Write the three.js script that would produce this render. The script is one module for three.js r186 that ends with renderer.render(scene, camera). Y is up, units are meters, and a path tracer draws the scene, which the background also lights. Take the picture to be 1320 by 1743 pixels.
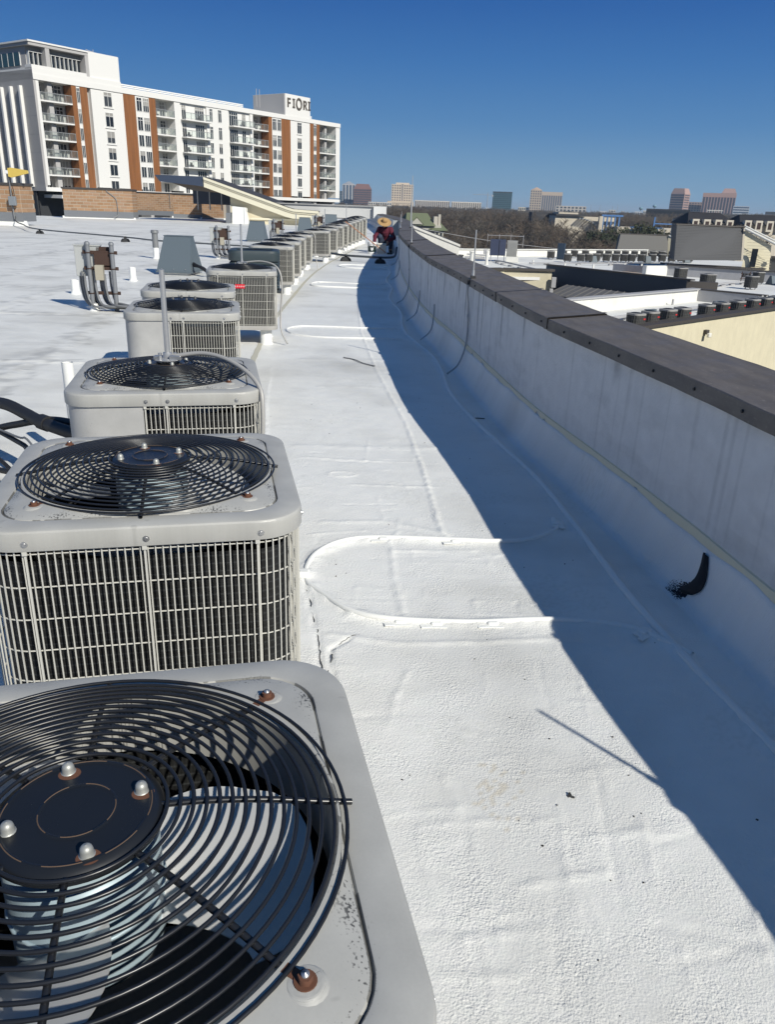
import * as THREE from 'three';
import { mergeGeometries, toCreasedNormals } from 'three/addons/utils/BufferGeometryUtils.js';
import { RoundedBoxGeometry } from 'three/addons/geometries/RoundedBoxGeometry.js';
import { MarchingCubes } from 'three/addons/objects/MarchingCubes.js';
import { FontLoader } from 'three/addons/loaders/FontLoader.js';
import { TextGeometry } from 'three/addons/geometries/TextGeometry.js';

// ---------------------------------------------------------------- camera, sky, sun, exposure
const scene = new THREE.Scene();
const camera = new THREE.PerspectiveCamera(67.14, 776 / 1024, 0.05, 9000);
camera.position.set(0, 1.5, 0);
camera.rotation.order = 'YXZ';
camera.rotation.set(THREE.MathUtils.degToRad(-21.6), 0, THREE.MathUtils.degToRad(2.0));
const renderer = new THREE.WebGLRenderer({ antialias: true });
renderer.setSize(776, 1024);
renderer.toneMapping = THREE.LinearToneMapping;
renderer.toneMappingExposure = 1.07;
renderer.shadowMap.enabled = true;

const SUN = new THREE.Vector3(0.66 * 0.819, 0.574, 0.75 * 0.819).normalize();
{
  const W = 512, H = 256, data = new Float32Array(W * H * 4);
  // clear winter sky: pale at the horizon, deep blue overhead (sine of elevation, linear colour)
  const stops = [[-1, .2, .21, .2], [-0.02, .2, .21, .2], [0, .2, .34, .485], [.04, .158, .305, .475], [.09, .085, .225, .45], [.15, .046, .165, .415], [.21, .024, .112, .355], [.32, .02, .09, .285], [1, .03, .088, .195]];
  for (let j = 0; j < H; j++) {
    const el = Math.sin(((j + .5) / H - .5) * Math.PI);
    let k = 0; while (k < stops.length - 2 && el > stops[k + 1][0]) k++;
    const a = stops[k], b = stops[k + 1], t = Math.min(1, Math.max(0, (el - a[0]) / (b[0] - a[0])));
    for (let i = 0; i < W; i++) {
      const o = (j * W + i) * 4;
      for (let c = 0; c < 3; c++) data[o + c] = a[c + 1] + (b[c + 1] - a[c + 1]) * t;
      data[o + 3] = 1;
    }
  }
  const sky = new THREE.DataTexture(data, W, H, THREE.RGBAFormat, THREE.FloatType);
  sky.mapping = THREE.EquirectangularReflectionMapping;
  sky.magFilter = sky.minFilter = THREE.LinearFilter;
  sky.colorSpace = THREE.LinearSRGBColorSpace;
  sky.needsUpdate = true;
  scene.background = sky; scene.environment = sky;
}
const sun = new THREE.DirectionalLight(new THREE.Color(1, .965, .87), 4.6);
sun.position.copy(SUN).multiplyScalar(200);
sun.castShadow = true; sun.shadow.mapSize.set(4096, 4096);
Object.assign(sun.shadow.camera, { left: -90, right: 90, top: 90, bottom: -90, near: 1, far: 500 });
scene.add(sun, sun.target);
scene.fog = new THREE.FogExp2(new THREE.Color(.42, .52, .64), 0.00016);

// ---------------------------------------------------------------- helpers
let seed = 7;
const rnd = () => { seed = (seed + 0x6D2B79F5) | 0; let t = Math.imul(seed ^ (seed >>> 15), 1 | seed); t = (t + Math.imul(t ^ (t >>> 7), 61 | t)) ^ t; return ((t ^ (t >>> 14)) >>> 0) / 4294967296; };
const rr = (a, b) => a + (b - a) * rnd();
const V = (x, y, z) => new THREE.Vector3(x, y, z);
const lerp = (a, b, t) => a + (b - a) * t, clamp = (x, a, b) => Math.min(b, Math.max(a, x));
const sst = (a, b, x) => { const t = clamp((x - a) / (b - a), 0, 1); return t * t * (3 - 2 * t); };
const used = {};
function numbered(n) { if (!(n in used)) { used[n] = 0; return n; } used[n]++; return n + '_' + String(used[n]).padStart(3, '0'); }
function tag(o, label, category, group, kind) { o.userData.label = label; o.userData.category = category; if (group) o.userData.group = group; if (kind) o.userData.kind = kind; return o; }
function thing(name, label, category, pos = [0, 0, 0], ry = 0, group) {
  const o = new THREE.Group(); o.name = numbered(name); o.position.set(...pos); o.rotation.y = ry;
  tag(o, label, category, group); scene.add(o); return o;
}
function mesh(name, geo, mat, parent) {
  const m = new THREE.Mesh(Array.isArray(geo) ? M(geo) : geo, mat); m.name = name; m.castShadow = m.receiveShadow = true;
  if (!parent) { m.name = numbered(name); scene.add(m); } else parent.add(m);
  return m;
}
function struct(name, geo, mat) { const m = mesh(name, geo, mat); m.userData.kind = 'structure'; return m; }
function dup(root, pos, ry, label) { const c = root.clone(); c.name = numbered(root.name.replace(/_\d{3}$/, '')); c.userData = { ...root.userData }; c.position.set(...pos); c.rotation.y = ry; if (label) c.userData.label = label; scene.add(c); return c; }
function M(list) {
  const gs = [list].flat(9).map(g => { const n = g.index ? g.toNonIndexed() : g.clone(); for (const k of Object.keys(n.attributes)) if (!['position', 'normal', 'uv'].includes(k)) n.deleteAttribute(k); if (!n.attributes.normal) n.computeVertexNormals(); if (!n.attributes.uv) n.setAttribute('uv', new THREE.BufferAttribute(new Float32Array(n.attributes.position.count * 2), 2)); n.morphAttributes = {}; n.clearGroups(); return n; });
  return gs.length === 1 ? gs[0] : mergeGeometries(gs);
}
function buv(g, s = 1) {                            // uv in metres from the dominant face direction
  g = g.index ? g.toNonIndexed() : g; const p = g.attributes.position, uv = new Float32Array(p.count * 2), a = V(), b = V(), c = V();
  for (let i = 0; i < p.count; i += 3) {
    a.fromBufferAttribute(p, i); b.fromBufferAttribute(p, i + 1); c.fromBufferAttribute(p, i + 2);
    const n = b.clone().sub(a).cross(c.clone().sub(a)), x = Math.abs(n.x), y = Math.abs(n.y), z = Math.abs(n.z);
    [a, b, c].forEach((q, k) => { const o = (i + k) * 2; if (y >= x && y >= z) { uv[o] = q.x; uv[o + 1] = q.z; } else if (x >= z) { uv[o] = q.z; uv[o + 1] = q.y; } else { uv[o] = q.x; uv[o + 1] = q.y; } uv[o] *= s; uv[o + 1] *= s; });
  }
  g.setAttribute('uv', new THREE.BufferAttribute(uv, 2)); return g;
}
const box = (w, h, d, x = 0, y = 0, z = 0, ry = 0, rz = 0, rx = 0) => { const g = new THREE.BoxGeometry(w, h, d); if (rx) g.rotateX(rx); if (rz) g.rotateZ(rz); if (ry) g.rotateY(ry); g.translate(x, y, z); return g; };
const bb = (x0, x1, y0, y1, z0, z1) => box(x1 - x0, y1 - y0, z1 - z0, (x0 + x1) / 2, (y0 + y1) / 2, (z0 + z1) / 2);
const rbox = (w, h, d, r, x = 0, y = 0, z = 0, ry = 0) => { const g = new RoundedBoxGeometry(w, h, d, 2, r); if (ry) g.rotateY(ry); g.translate(x, y, z); return g; };
function rod(a, b, r0, r1 = r0, n = 8, open = false) {
  const A = V(...a), B = V(...b), d = B.clone().sub(A), g = new THREE.CylinderGeometry(r1, r0, d.length(), n, 1, open);
  g.applyQuaternion(new THREE.Quaternion().setFromUnitVectors(V(0, 1, 0), d.normalize())); g.translate((A.x + B.x) / 2, (A.y + B.y) / 2, (A.z + B.z) / 2); return g;
}
const tube = (pts, r, seg = 40, n = 7, closed = false) => new THREE.TubeGeometry(new THREE.CatmullRomCurve3(pts.map(p => V(...p)), closed, 'catmullrom', .5), seg, r, n, closed);
const lathe = (pts, n = 32) => new THREE.LatheGeometry(pts.map(p => new THREE.Vector2(...p)), n);
function loft(loops, crease = 0.6, close = true) {  // closed rings of equal length joined into a skin
  const n = loops[0].length, pos = [], uv = [], idx = [];
  loops.forEach((L, j) => { for (let i = 0; i <= n; i++) { const q = L[i % n]; pos.push(q[0], q[1], q[2]); uv.push(i / n, j / (loops.length - 1)); } });
  for (let j = 0; j < loops.length - 1; j++) for (let i = 0; i < n; i++) { const a = j * (n + 1) + i, b = a + 1, c = a + n + 1, d = c + 1; idx.push(a, c, b, b, c, d); }
  const g = new THREE.BufferGeometry(); g.setAttribute('position', new THREE.Float32BufferAttribute(pos, 3)); g.setAttribute('uv', new THREE.Float32BufferAttribute(uv, 2)); g.setIndex(idx); g.computeVertexNormals();
  return crease ? toCreasedNormals(g, crease) : g;
}
function poly(pts, y0, y1) {                        // prism over a ground polygon [x, z]
  const s = new THREE.Shape(pts.map(p => new THREE.Vector2(p[0], -p[1]))), g = new THREE.ExtrudeGeometry(s, { depth: y1 - y0, bevelEnabled: false });
  g.rotateX(-Math.PI / 2); g.translate(0, y0, 0); return g;
}
function wallLine(a, b, y0, y1, t) {                // upright slab from a to b; the face towards the left of a->b lies on the line
  const dx = b[0] - a[0], dz = b[1] - a[1], L = Math.hypot(dx, dz), g = new THREE.BoxGeometry(L, y1 - y0, t);
  g.translate(L / 2, (y0 + y1) / 2, -t / 2); g.rotateY(Math.atan2(-dz, dx)); g.translate(a[0], 0, a[1]); return g;
}
function vprism(profile, depth) { const g = new THREE.ExtrudeGeometry(new THREE.Shape(profile.map(p => new THREE.Vector2(...p))), { depth, bevelEnabled: false }); return g; }

// tileable noise
function Noise(s) {
  const P = new Uint8Array(512); let q = s; const r = () => { q = (Math.imul(q, 1664525) + 1013904223) >>> 0; return q / 4294967296; };
  const p = [...Array(256).keys()]; for (let i = 255; i > 0; i--) { const j = Math.floor(r() * (i + 1));[p[i], p[j]] = [p[j], p[i]]; } for (let i = 0; i < 512; i++) P[i] = p[i & 255];
  const f = t => t * t * t * (t * (t * 6 - 15) + 10);
  const gr = (h, x, y) => { const u = (h & 1 ? -x : x), v = (h & 2 ? -y : y); return (h & 4) ? u + v * .5 : v + u * .5; };
  const n = (x, y, px = 256, py = 256) => {
    const X = Math.floor(x), Y = Math.floor(y), fx = x - X, fy = y - Y, m = (a, b) => ((a % b) + b) % b;
    const x0 = m(X, px), x1 = m(X + 1, px), y0 = m(Y, py), y1 = m(Y + 1, py), u = f(fx), v = f(fy);
    return lerp(lerp(gr(P[P[x0] + y0], fx, fy), gr(P[P[x1] + y0], fx - 1, fy), u), lerp(gr(P[P[x0] + y1], fx, fy - 1), gr(P[P[x1] + y1], fx - 1, fy - 1), u), v);
  };
  n.fbm = (x, y, p, o = 4) => { let s = 0, a = 1, t = 0; for (let i = 0; i < o; i++) { s += a * n(x, y, p, p); t += a; x *= 2; y *= 2; p *= 2; a *= .55; } return s / t * 1.5; };
  return n;
}
const N1 = Noise(11), N2 = Noise(23), N3 = Noise(37);
function tex(w, h, fn, srgb = true, rep) {          // fn(u, v) -> grey or [r,g,b], linear values
  const d = new Uint8Array(w * h * 4), enc = srgb ? x => { x = clamp(x, 0, 1); return 255 * (x <= .0031308 ? 12.92 * x : 1.055 * x ** (1 / 2.4) - .055); } : x => 255 * clamp(x, 0, 1);
  for (let j = 0; j < h; j++) for (let i = 0; i < w; i++) { const c = fn((i + .5) / w, (j + .5) / h), o = (j * w + i) * 4; if (c.length) { d[o] = enc(c[0]); d[o + 1] = enc(c[1]); d[o + 2] = enc(c[2]); } else d[o] = d[o + 1] = d[o + 2] = enc(c); d[o + 3] = 255; }
  const t = new THREE.DataTexture(d, w, h); t.colorSpace = srgb ? THREE.SRGBColorSpace : THREE.NoColorSpace; t.wrapS = t.wrapT = THREE.RepeatWrapping; t.magFilter = THREE.LinearFilter; t.minFilter = THREE.LinearMipmapLinearFilter; t.generateMipmaps = true; t.needsUpdate = true;
  if (rep) t.repeat.set(...rep); return t;
}
const lin = (r, g, b) => new THREE.Color().setRGB(r, g, b);
const mat = (r, g, b, rough = .7, metal = 0, extra = {}) => new THREE.MeshStandardMaterial({ color: lin(r, g, b), roughness: rough, metalness: metal, ...extra });
const DS = { side: THREE.DoubleSide };

// shared fine textures
const speck = tex(512, 512, (u, v) => { const a = N1.fbm(u * 8, v * 8, 8, 4), b = N2.fbm(u * 64, v * 64, 64, 2); return clamp(.9 + a * .07 + b * .05, 0, 1); });
speck.repeat.set(1, 1);
const roughTex = tex(256, 256, (u, v) => clamp(.75 + .25 * N1.fbm(u * 6, v * 6, 6, 4), 0, 1), false);

// ---------------------------------------------------------------- the curved line of the parapet
const INNER = [[2.2, 7], [2.0, 3], [1.82, .2], [1.745, -.37], [1.71, -.58], [1.62, -.97], [1.54, -1.38], [1.475, -1.85], [1.37, -2.6], [1.31, -3.1], [1.16, -4.04], [.98, -5.1], [.83, -6.5], [.66, -8.2], [.46, -9.9], [.32, -11.7], [.2, -14], [.1, -17], [.07, -20], [.1, -24], [.14, -29], [.1, -35], [-.22, -43], [-1.05, -55], [-2.8, -77], [-5, -98]];
const innerX = z => { let k = 0; while (k < INNER.length - 2 && z < INNER[k + 1][1]) k++; const P = i => INNER[clamp(i, 0, INNER.length - 1)], a = P(k), b = P(k + 1), t = (z - a[1]) / (b[1] - a[1]); const m0 = (b[0] - P(k - 1)[0]) / (b[1] - P(k - 1)[1]) * (b[1] - a[1]), m1 = (P(k + 2)[0] - a[0]) / (P(k + 2)[1] - a[1]) * (b[1] - a[1]); const t2 = t * t, t3 = t2 * t; return (2 * t3 - 3 * t2 + 1) * a[0] + (t3 - 2 * t2 + t) * m0 + (-2 * t3 + 3 * t2) * b[0] + (t3 - t2) * m1; };
const capY = z => lerp(.87, .95, sst(-3, -15, z));
const innerN = z => { const e = .05, dx = (innerX(z + e) - innerX(z - e)) / (2 * e), L = Math.hypot(1, dx); return [1 / L, -dx / L]; };   // towards outside
const off = (z, o) => { const n = innerN(z); return [innerX(z) + n[0] * o, z + n[1] * o]; };

// ---------------------------------------------------------------- roof deck: one sheet with coated seams, cables and undulations as relief
const LOOPA = [[.87, -3.75], [.86, -3.62], [.7, -3.47], [.53, -3.43], [.34, -3.43], [-.05, -3.43], [-.22, -3.36], [-.32, -3.22], [-.35, -3.06], [-.33, -2.94], [-.27, -2.85], [-.13, -2.69], [.04, -2.63], [.34, -2.64], [.65, -2.67], [.93, -2.65], [1.05, -2.55], [1.13, -2.44]];
const LOOPB = [[.1, -9.45], [-.43, -9.43], [-.92, -9.43], [-1.24, -9.62], [-1.36, -9.95], [-1.24, -10.22], [-.9, -10.28], [-.47, -10.26], [.05, -10.3]];
const LOOPC = [[-.15, -15.5], [-.55, -15.55], [-1.5, -15.6], [-1.68, -15.95], [-1.56, -16.45], [-.82, -16.4], [-.2, -16.4]];
const LOOPD = [[-.2, -20.6], [-1.1, -20.6], [-1.5, -21], [-1.4, -21.6], [-.9, -21.7], [-.2, -21.7]];
const WALLCABLE = []; for (let z = 2; z > -24; z -= .8) { const o = off(z, -.25 - .05 * Math.sin(z * 1.7)); WALLCABLE.push(o); }
const RIDGES = [], LAPS = [];
const ridge = (pts, w, h, lump = .5) => RIDGES.push({ pts, w, h, lump, bb: [Math.min(...pts.map(p => p[0])) - 3 * w, Math.max(...pts.map(p => p[0])) + 3 * w, Math.min(...pts.map(p => p[1])) - 3 * w, Math.max(...pts.map(p => p[1])) + 3 * w] });
const along = (o, z0, z1, st = .6, wob = .02) => { const r = []; for (let z = z0; z > z1; z -= st) { const q = off(z, o + wob * Math.sin(z * 2.3 + o * 7)); r.push(q); } return r; };
ridge(LOOPA, .032, .012, .5); ridge(LOOPB, .035, .011, .5); ridge(LOOPC, .04, .013, .4); ridge(LOOPD, .05, .015, .3); ridge(WALLCABLE, .028, .012, .5);
ridge([[.29, -3.48], [.27, -3.58], [.21, -4.51], [.11, -5.61], [-.16, -7.57], [-.42, -10], [-.6, -13], [-.75, -17]], .012, .006, .9);
ridge([[.02, -3.4], [.04, -3.0], [.08, -2.66]], .01, .005, .9);
ridge([[-.35, -3.1], [-.33, -2.89], [-.25, -2.52], [-.22, -2.3], [-.17, -1.95]], .006, -.008, .6); ridge([[-.12, -2.5], [-.19, -2.42], [-.185, -2.3], [-.16, -2.2], [-.15, -1.9]], .007, -.01, .6);
ridge([[-.2, -2.52], [.05, -2.47], [.35, -2.5], [.62, -2.54], [.85, -2.49]], .012, .006, .4); ridge([[.04, -3.3], [.3, -3.32], [.42, -3.33]], .01, .005, .4);
ridge([[-.33, -3.62], [0, -3.66], [.3, -3.52]], .02, .004, .4);
ridge([[.42, -1.62], [.46, -1.5], [.5, -1.36], [.52, -1.25]], .0055, .0025, .8);
ridge([[.62, -1.75], [.6, -1.55], [.58, -1.35]], .006, -.003, .8);
ridge([[-.87, -5.2], [-1.0, -6], [-1.14, -7.1], [-1.2, -7.5]], .015, .006, .8);
for (const o of [-2.35, -4.15, -5.95, -7.8, -9.7, -11.8]) if (o < -3) { LAPS.push(along(o, -2.5, -45, .8, .05)); ridge(LAPS.at(-1), .05, .012, 1); ridge(along(o - .18, -2.5, -45, .8, .05), .06, .006, .5); }
for (let z = -4.2; z > -40; z -= 2.45 + Math.abs(Math.sin(z)) * .9) { LAPS.push([[-1.6 + innerX(z) * .9 - 1.2, z], [-5, z + .12], [-9, z + .35], [-14, z + .7]]); ridge(LAPS.at(-1), .045, .010, 1); }
for (let z = -5; z > -34; z -= 3.1) ridge([[innerX(z) - .35, z], [innerX(z) - 1.6, z + .08]], .05, .004, .4);
for (let k = 0; k < 14; k++) { const z = -4.2 - k * .55 + Math.sin(k * 9.1) * .2, x = innerX(z) - 1.1 + .45 * Math.sin(k * 5.7); ridge([[x - .25, z], [x + .25, z + .05 * Math.sin(k)]], .012, .0035, .9); }
{ const e = []; for (let k = 0; k <= 20; k++) e.push([-.28 + .085 * Math.cos(k / 20 * 6.283), -4.38 + .045 * Math.sin(k / 20 * 6.283)]); ridge(e, .006, .006, .3); }
{ let q = 77; const r = () => { q = (Math.imul(q, 1664525) + 1013904223) >>> 0; return q / 4294967296; };   // trowel and roller marks left in the coating
  for (let k = 0; k < 170; k++) { const z = -1.1 - 6.2 * r() * r(), x = innerX(z) - .3 - 1.9 * r(), a = r() < .6 ? (r() - .5) * .7 : 1.57 + (r() - .5) * .5, L = .03 + .16 * r(), b = (r() - .5) * .04; ridge([[x - Math.cos(a) * L, z - Math.sin(a) * L], [x + b, z + b * .6], [x + Math.cos(a) * L, z + Math.sin(a) * L]], .004 + .005 * r(), (r() < .3 ? -1 : 1) * (.0012 + .002 * r()), .9); }
  for (const [x, z, w, d] of [[.3, -3.25, .35, .12], [-.02, -2.86, .2, .12], [.5, -2.78, .26, .1], [.0, -4.9, .3, .5]]) { const e = (p, s) => [p[0] + s * N1(p[0] * 30, p[1] * 30), p[1] + s * N2(p[0] * 30, p[1] * 30)], P = [[x - w / 2, z - d / 2], [x + w / 2, z - d / 2 + .02], [x + w / 2, z + d / 2], [x - w / 2, z + d / 2 + .01]]; for (let i = 0; i < 4; i++) { const A = P[i], B = P[(i + 1) % 4]; ridge([0, .33, .66, 1].map(t => e([lerp(A[0], B[0], t), lerp(A[1], B[1], t)], .012)), .006, .0022, .9); } } }
function deckY(x, z) {
  let y = .006 * N1(x * .7, z * .7) + .0018 * N2(x * 2.3 + 5, z * 2.3);
  if (z > -9 && x > -2.5) y += .0011 * N3(x * 9, z * 9) + .0006 * N1(x * 24, z * 24);
  for (const R of RIDGES) {
    if (x < R.bb[0] || x > R.bb[1] || z < R.bb[2] || z > R.bb[3]) continue;
    let d2 = 1e9;
    for (let i = 0; i < R.pts.length - 1; i++) { const a = R.pts[i], b = R.pts[i + 1], ex = b[0] - a[0], ez = b[1] - a[1], t = clamp(((x - a[0]) * ex + (z - a[1]) * ez) / (ex * ex + ez * ez), 0, 1), dx = x - a[0] - t * ex, dz = z - a[1] - t * ez, q = dx * dx + dz * dz; if (q < d2) d2 = q; }
    const e = d2 / (R.w * R.w); if (e < 9) y += R.h * Math.exp(-e) * (1 + R.lump * N2(x * 17, z * 17) * 1.6);
  }
  const w = innerX(z) - x;                                    // cove up to the parapet
  if (w < .13) y += .24 * Math.pow(clamp((.13 - w) / .115, 0, 1), 2.1) * (1 + .08 * N1(z * 3, 1.5));
  return y;
}
const M_roof = mat(1, 1, 1, .62);
{
  const big = tex(2048, 2048, (u, v) => {                    // 24 m: weathering, roller lanes, dirt in patches and specks
    const a = N1.fbm(u * 9, v * 9, 9, 5), b = N2.fbm(u * 48, v * 160, 48, 3), c = N3.fbm(u * 220, v * 220, 220, 2), e = N3.fbm(u * 24, v * 24, 24, 4);
    const spots = c > .62 ? (c - .62) * .8 : 0, dirt = Math.max(0, a - .02) * .26 + Math.max(0, e - .06) * .24 + Math.max(0, b - .1) * .09, s = .815 - dirt - spots * .3 + b * .03;
    return [s * (1.0), s * (.995 - dirt * .04), s * (.955 - dirt * .12)];
  });
  big.repeat.set(1 / 24, 1 / 24); M_roof.map = big;
  const bump = tex(1024, 1024, (u, v) => { const a = N1.fbm(u * 70, v * 70, 70, 2), b = N2.fbm(u * 150, v * 150, 150, 2), m = N3.fbm(u * 5, v * 5, 5, 3), st = N3.fbm(u * 30, v * 110, 30, 3); return .5 + (.17 * a + .2 * b) * (1 + 1.1 * m) + .2 * st * clamp(m * 2 + .15, 0, 1); }, false);
  bump.repeat.set(1 / .8, 1 / .8); M_roof.bumpMap = bump; M_roof.bumpScale = .0034; M_roof.roughnessMap = roughTex;
  const xs = [], zs = []; const run = (A, a, b, st) => { for (let x = a; x < b - 1e-6; x += st) A.push(x); };
  run(xs, -62, -12, .6); run(xs, -12, -4, .08); run(xs, -4, -1.9, .045); run(xs, -1.9, -.14, .013); run(xs, -.14, .061, .01);
  run(zs, -96, -30, .6); run(zs, -30, -12, .09); run(zs, -12, -5, .035); run(zs, -5, -.6, .013); run(zs, -.6, 3, .1); zs.push(3);
  const nx = xs.length, nz = zs.length, pos = new Float32Array(nx * nz * 3), uv = new Float32Array(nx * nz * 2), idx = [];
  zs.forEach((z, j) => { const ix = innerX(z); xs.forEach((s, i) => { const x = s + ix * sst(-14, -2.5, s), o = j * nx + i; pos[o * 3] = x; pos[o * 3 + 1] = deckY(x, z); pos[o * 3 + 2] = z; uv[o * 2] = x; uv[o * 2 + 1] = z; }); });
  // the deck ends behind the brick screen walls and does not reach under the far block
  const inside = (x, z) => z > lerp(-62, -88, clamp((x + 24) / 12, 0, 1)) || x > -9;
  for (let j = 0; j < nz - 1; j++) for (let i = 0; i < nx - 1; i++) { const a = j * nx + i, b = a + 1, c = a + nx, d = c + 1; if (inside(pos[a * 3], zs[j])) idx.push(a, c, b, b, c, d); }
  // grime that has collected in grains beside the lapped seams on the left
  const col = new Float32Array(nx * nz * 3).fill(1), grime = LAPS.map(p => ({ p, b: [Math.min(...p.map(q => q[0])) - .6, Math.max(...p.map(q => q[0])) + .6, Math.min(...p.map(q => q[1])) - .6, Math.max(...p.map(q => q[1])) + .6] }));
  for (let k = 0; k < nx * nz; k++) { const x = pos[k * 3], z = pos[k * 3 + 2]; const lane = N3(x * 1.7 + 9, z * .8) + .5 * N1(x * 4, z * 3) + .25 * N2(x * 14, z * 12), c2 = lane > .12 ? .975 : 1, br = Math.max(0, 1 - Math.hypot((x - .33) / .1, (z + 1.72) / .16)), fl = br > 0 && N1(x * 95, z * 95) + N2(x * 40, z * 40) * .8 + br * .7 > .62 ? .16 : 0, sm = N2(x * 2.2, z * 2.6) > .3 && N1(x * 60, z * 44) > .12 ? .06 : 0;   // second coats, a rusty fleck patch, scuffs
    col[k * 3] = c2 - fl * .7 - sm; col[k * 3 + 1] = c2 - fl - sm; col[k * 3 + 2] = c2 - fl * 1.5 - sm * 1.15;
    if (x > innerX(z) - 2.9 || z > -3) continue; let d = 9; for (const { p, b } of grime) { if (x < b[0] || x > b[1] || z < b[2] || z > b[3]) continue; for (let i = 0; i < p.length - 1; i++) { const a = p[i], c = p[i + 1], ex = c[0] - a[0], ez = c[1] - a[1], t = clamp(((x - a[0]) * ex + (z - a[1]) * ez) / (ex * ex + ez * ez), 0, 1); d = Math.min(d, Math.hypot(x - a[0] - t * ex, z - a[1] - t * ez)); } }
    const n = N1(x * 5, z * 5) + .7 * N2(x * 13, z * 13) + .5 * N3(x * 1.1, z * 1.1), q = clamp((n + .12) * 3, 0, 1) * (d < .2 + .14 * N3(x * 3, z * 3) ? 1 : 0), m = 1 - .24 * q - .1 * clamp((N2(x * .9, z * 3.1) + .5 * N1(x * 4, z * 11) - .12) * 3, 0, 1); col[k * 3] = m; col[k * 3 + 1] = m * .995; col[k * 3 + 2] = m * .98; }
  const g = new THREE.BufferGeometry(); g.setAttribute('position', new THREE.BufferAttribute(pos, 3)); g.setAttribute('uv', new THREE.BufferAttribute(uv, 2)); g.setAttribute('color', new THREE.BufferAttribute(col, 3)); g.setIndex(idx); g.computeVertexNormals(); M_roof.vertexColors = true;
  struct('roof_deck', g, M_roof);
}
const coat = M_roof.clone(); coat.vertexColors = false; coat.map = null; coat.color = lin(.8, .8, .77); coat.bumpMap = null;      // same coating on cables, pipes and kerbs
// ---------------------------------------------------------------- parapet
const M_cap = mat(.075, .067, .06, .8, .0, { roughnessMap: roughTex, map: null });
M_cap.map = tex(1024, 512, (u, v) => { const a = N1.fbm(u * 6, v * 12, 12, 4), b = N2.fbm(u * 90, v * 90, 90, 2), s = 1 + a * .3 + (b > .5 ? .5 : 0) * .4 + b * .08 + (N3(u * 40, v * 6, 40, 6) * N2(u * 7, v * 90, 7, 90) > .2 ? .35 : 0); return [clamp(.62 * s, 0, 1), clamp(.61 * s, 0, 1), clamp(.6 * s, 0, 1)]; }); M_cap.map.repeat.set(.5, 1);
M_cap.color = lin(.205, .183, .165);
const M_stucco = mat(1, 1, 1, .85);
M_stucco.map = tex(2048, 512, (u, v) => {           // 9 m of painted wall, drip stains running down from the cap, v = 0..1 over 1.05 m
  const run = N1(u * 70, 3.3, 70, 8), run2 = N2(u * 150, 7.7, 150, 8), reach = .25 + .7 * Math.abs(N3(u * 34, 1.7, 34, 8)) * 2, top = clamp((v - (1 - reach)) / .12, 0, 1);
  const g = N2.fbm(u * 60, v * 7, 60, 4), f = N3.fbm(u * 120, v * 14, 120, 3), st = Math.max(0, run - .18) * 1.3 * top + Math.max(0, run2 - .3) * .9 * clamp((v - .1) * 3, 0, 1);
  const low = v < .36 + .05 * N1(u * 40, 9.1, 40, 8) ? .02 + .05 * Math.max(0, N1.fbm(u * 90, v * 3, 90, 3)) : 0;
  const s = .70 + g * .06 + f * .035 - st * .72 - Math.max(0, N1.fbm(u * 18, v * 6, 18, 4) - .1) * .16 - low; return [s, s * .985, s * .955];
});
M_stucco.map.repeat.set(1 / 9, 1 / 1.05);
M_stucco.bumpMap = tex(512, 512, (u, v) => .5 + .3 * N1.fbm(u * 40, v * 40, 40, 3), false); M_stucco.bumpMap.repeat.set(2, 2); M_stucco.bumpScale = .003;
const M_tape = mat(.74, .68, .50, .85);
const parapet = thing('parapet_wall', 'long curved parapet wall with dark brown metal cap and streaked grey inner face', 'parapet', [0, 0, 0]);
const ZS = []; for (let z = 5; z > -97; z -= (z > -14 ? .12 : z > -34 ? .3 : 1)) ZS.push(z);
const arc = (() => { let s = 0, prev = null; return ZS.map(z => { if (prev != null) s += Math.hypot(innerX(z) - innerX(prev), z - prev); prev = z; return s; }); })();
function sweepWall(prof, zs, us) {                  // prof(z) -> [[offset, y], ...]; a skin swept along the parapet line
  const pos = [], uv = [], idx = []; let n = 0;
  zs.forEach((z, j) => { const P = prof(z); n = P.length; let L = 0; P.forEach((p, i) => { if (i) L += Math.hypot(p[0] - P[i - 1][0], p[1] - P[i - 1][1]); const q = off(z, p[0]); pos.push(q[0], p[1], q[1]); uv.push(us[j], us.v === 'y' ? p[1] : L); }); });
  for (let j = 0; j < zs.length - 1; j++) for (let i = 0; i < n - 1; i++) { const a = j * n + i, b = a + 1, c = a + n, d = c + 1; idx.push(a, c, b, b, c, d); }
  const g = new THREE.BufferGeometry(); g.setAttribute('position', new THREE.Float32BufferAttribute(pos, 3)); g.setAttribute('uv', new THREE.Float32BufferAttribute(uv, 2)); g.setIndex(idx); return toCreasedNormals(g, .5);
}
const us = arc.slice(); us.v = 'y';
mesh('wall', sweepWall(z => [[.0, -.05], [.0, capY(z) - .02], [.33, capY(z) - .02], [.33, -9]], ZS, us), M_stucco, parapet);
const ZT = []; for (let z = 4; z > -60; z -= (z > -9 ? .025 : z > -20 ? .08 : .5)) ZT.push(z); const UT = ZT.map(z => -z); UT.v = 'y';
// ragged beige strip left uncovered at the head of the white cove
mesh('flashing_strip', sweepWall(z => { const w = .008 + .075 * N1(z * 2.3, 2.2) + .055 * N2(z * 9, 4.1) + .03 * N3(z * 31, 1.4) + (N2(z * 5, 8) > .2 ? .022 : 0); return [[-.006, .218 - w], [-.009, .224 - w], [-.008, .272], [0.002, .277]]; }, ZT, UT), M_tape, parapet);
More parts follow.
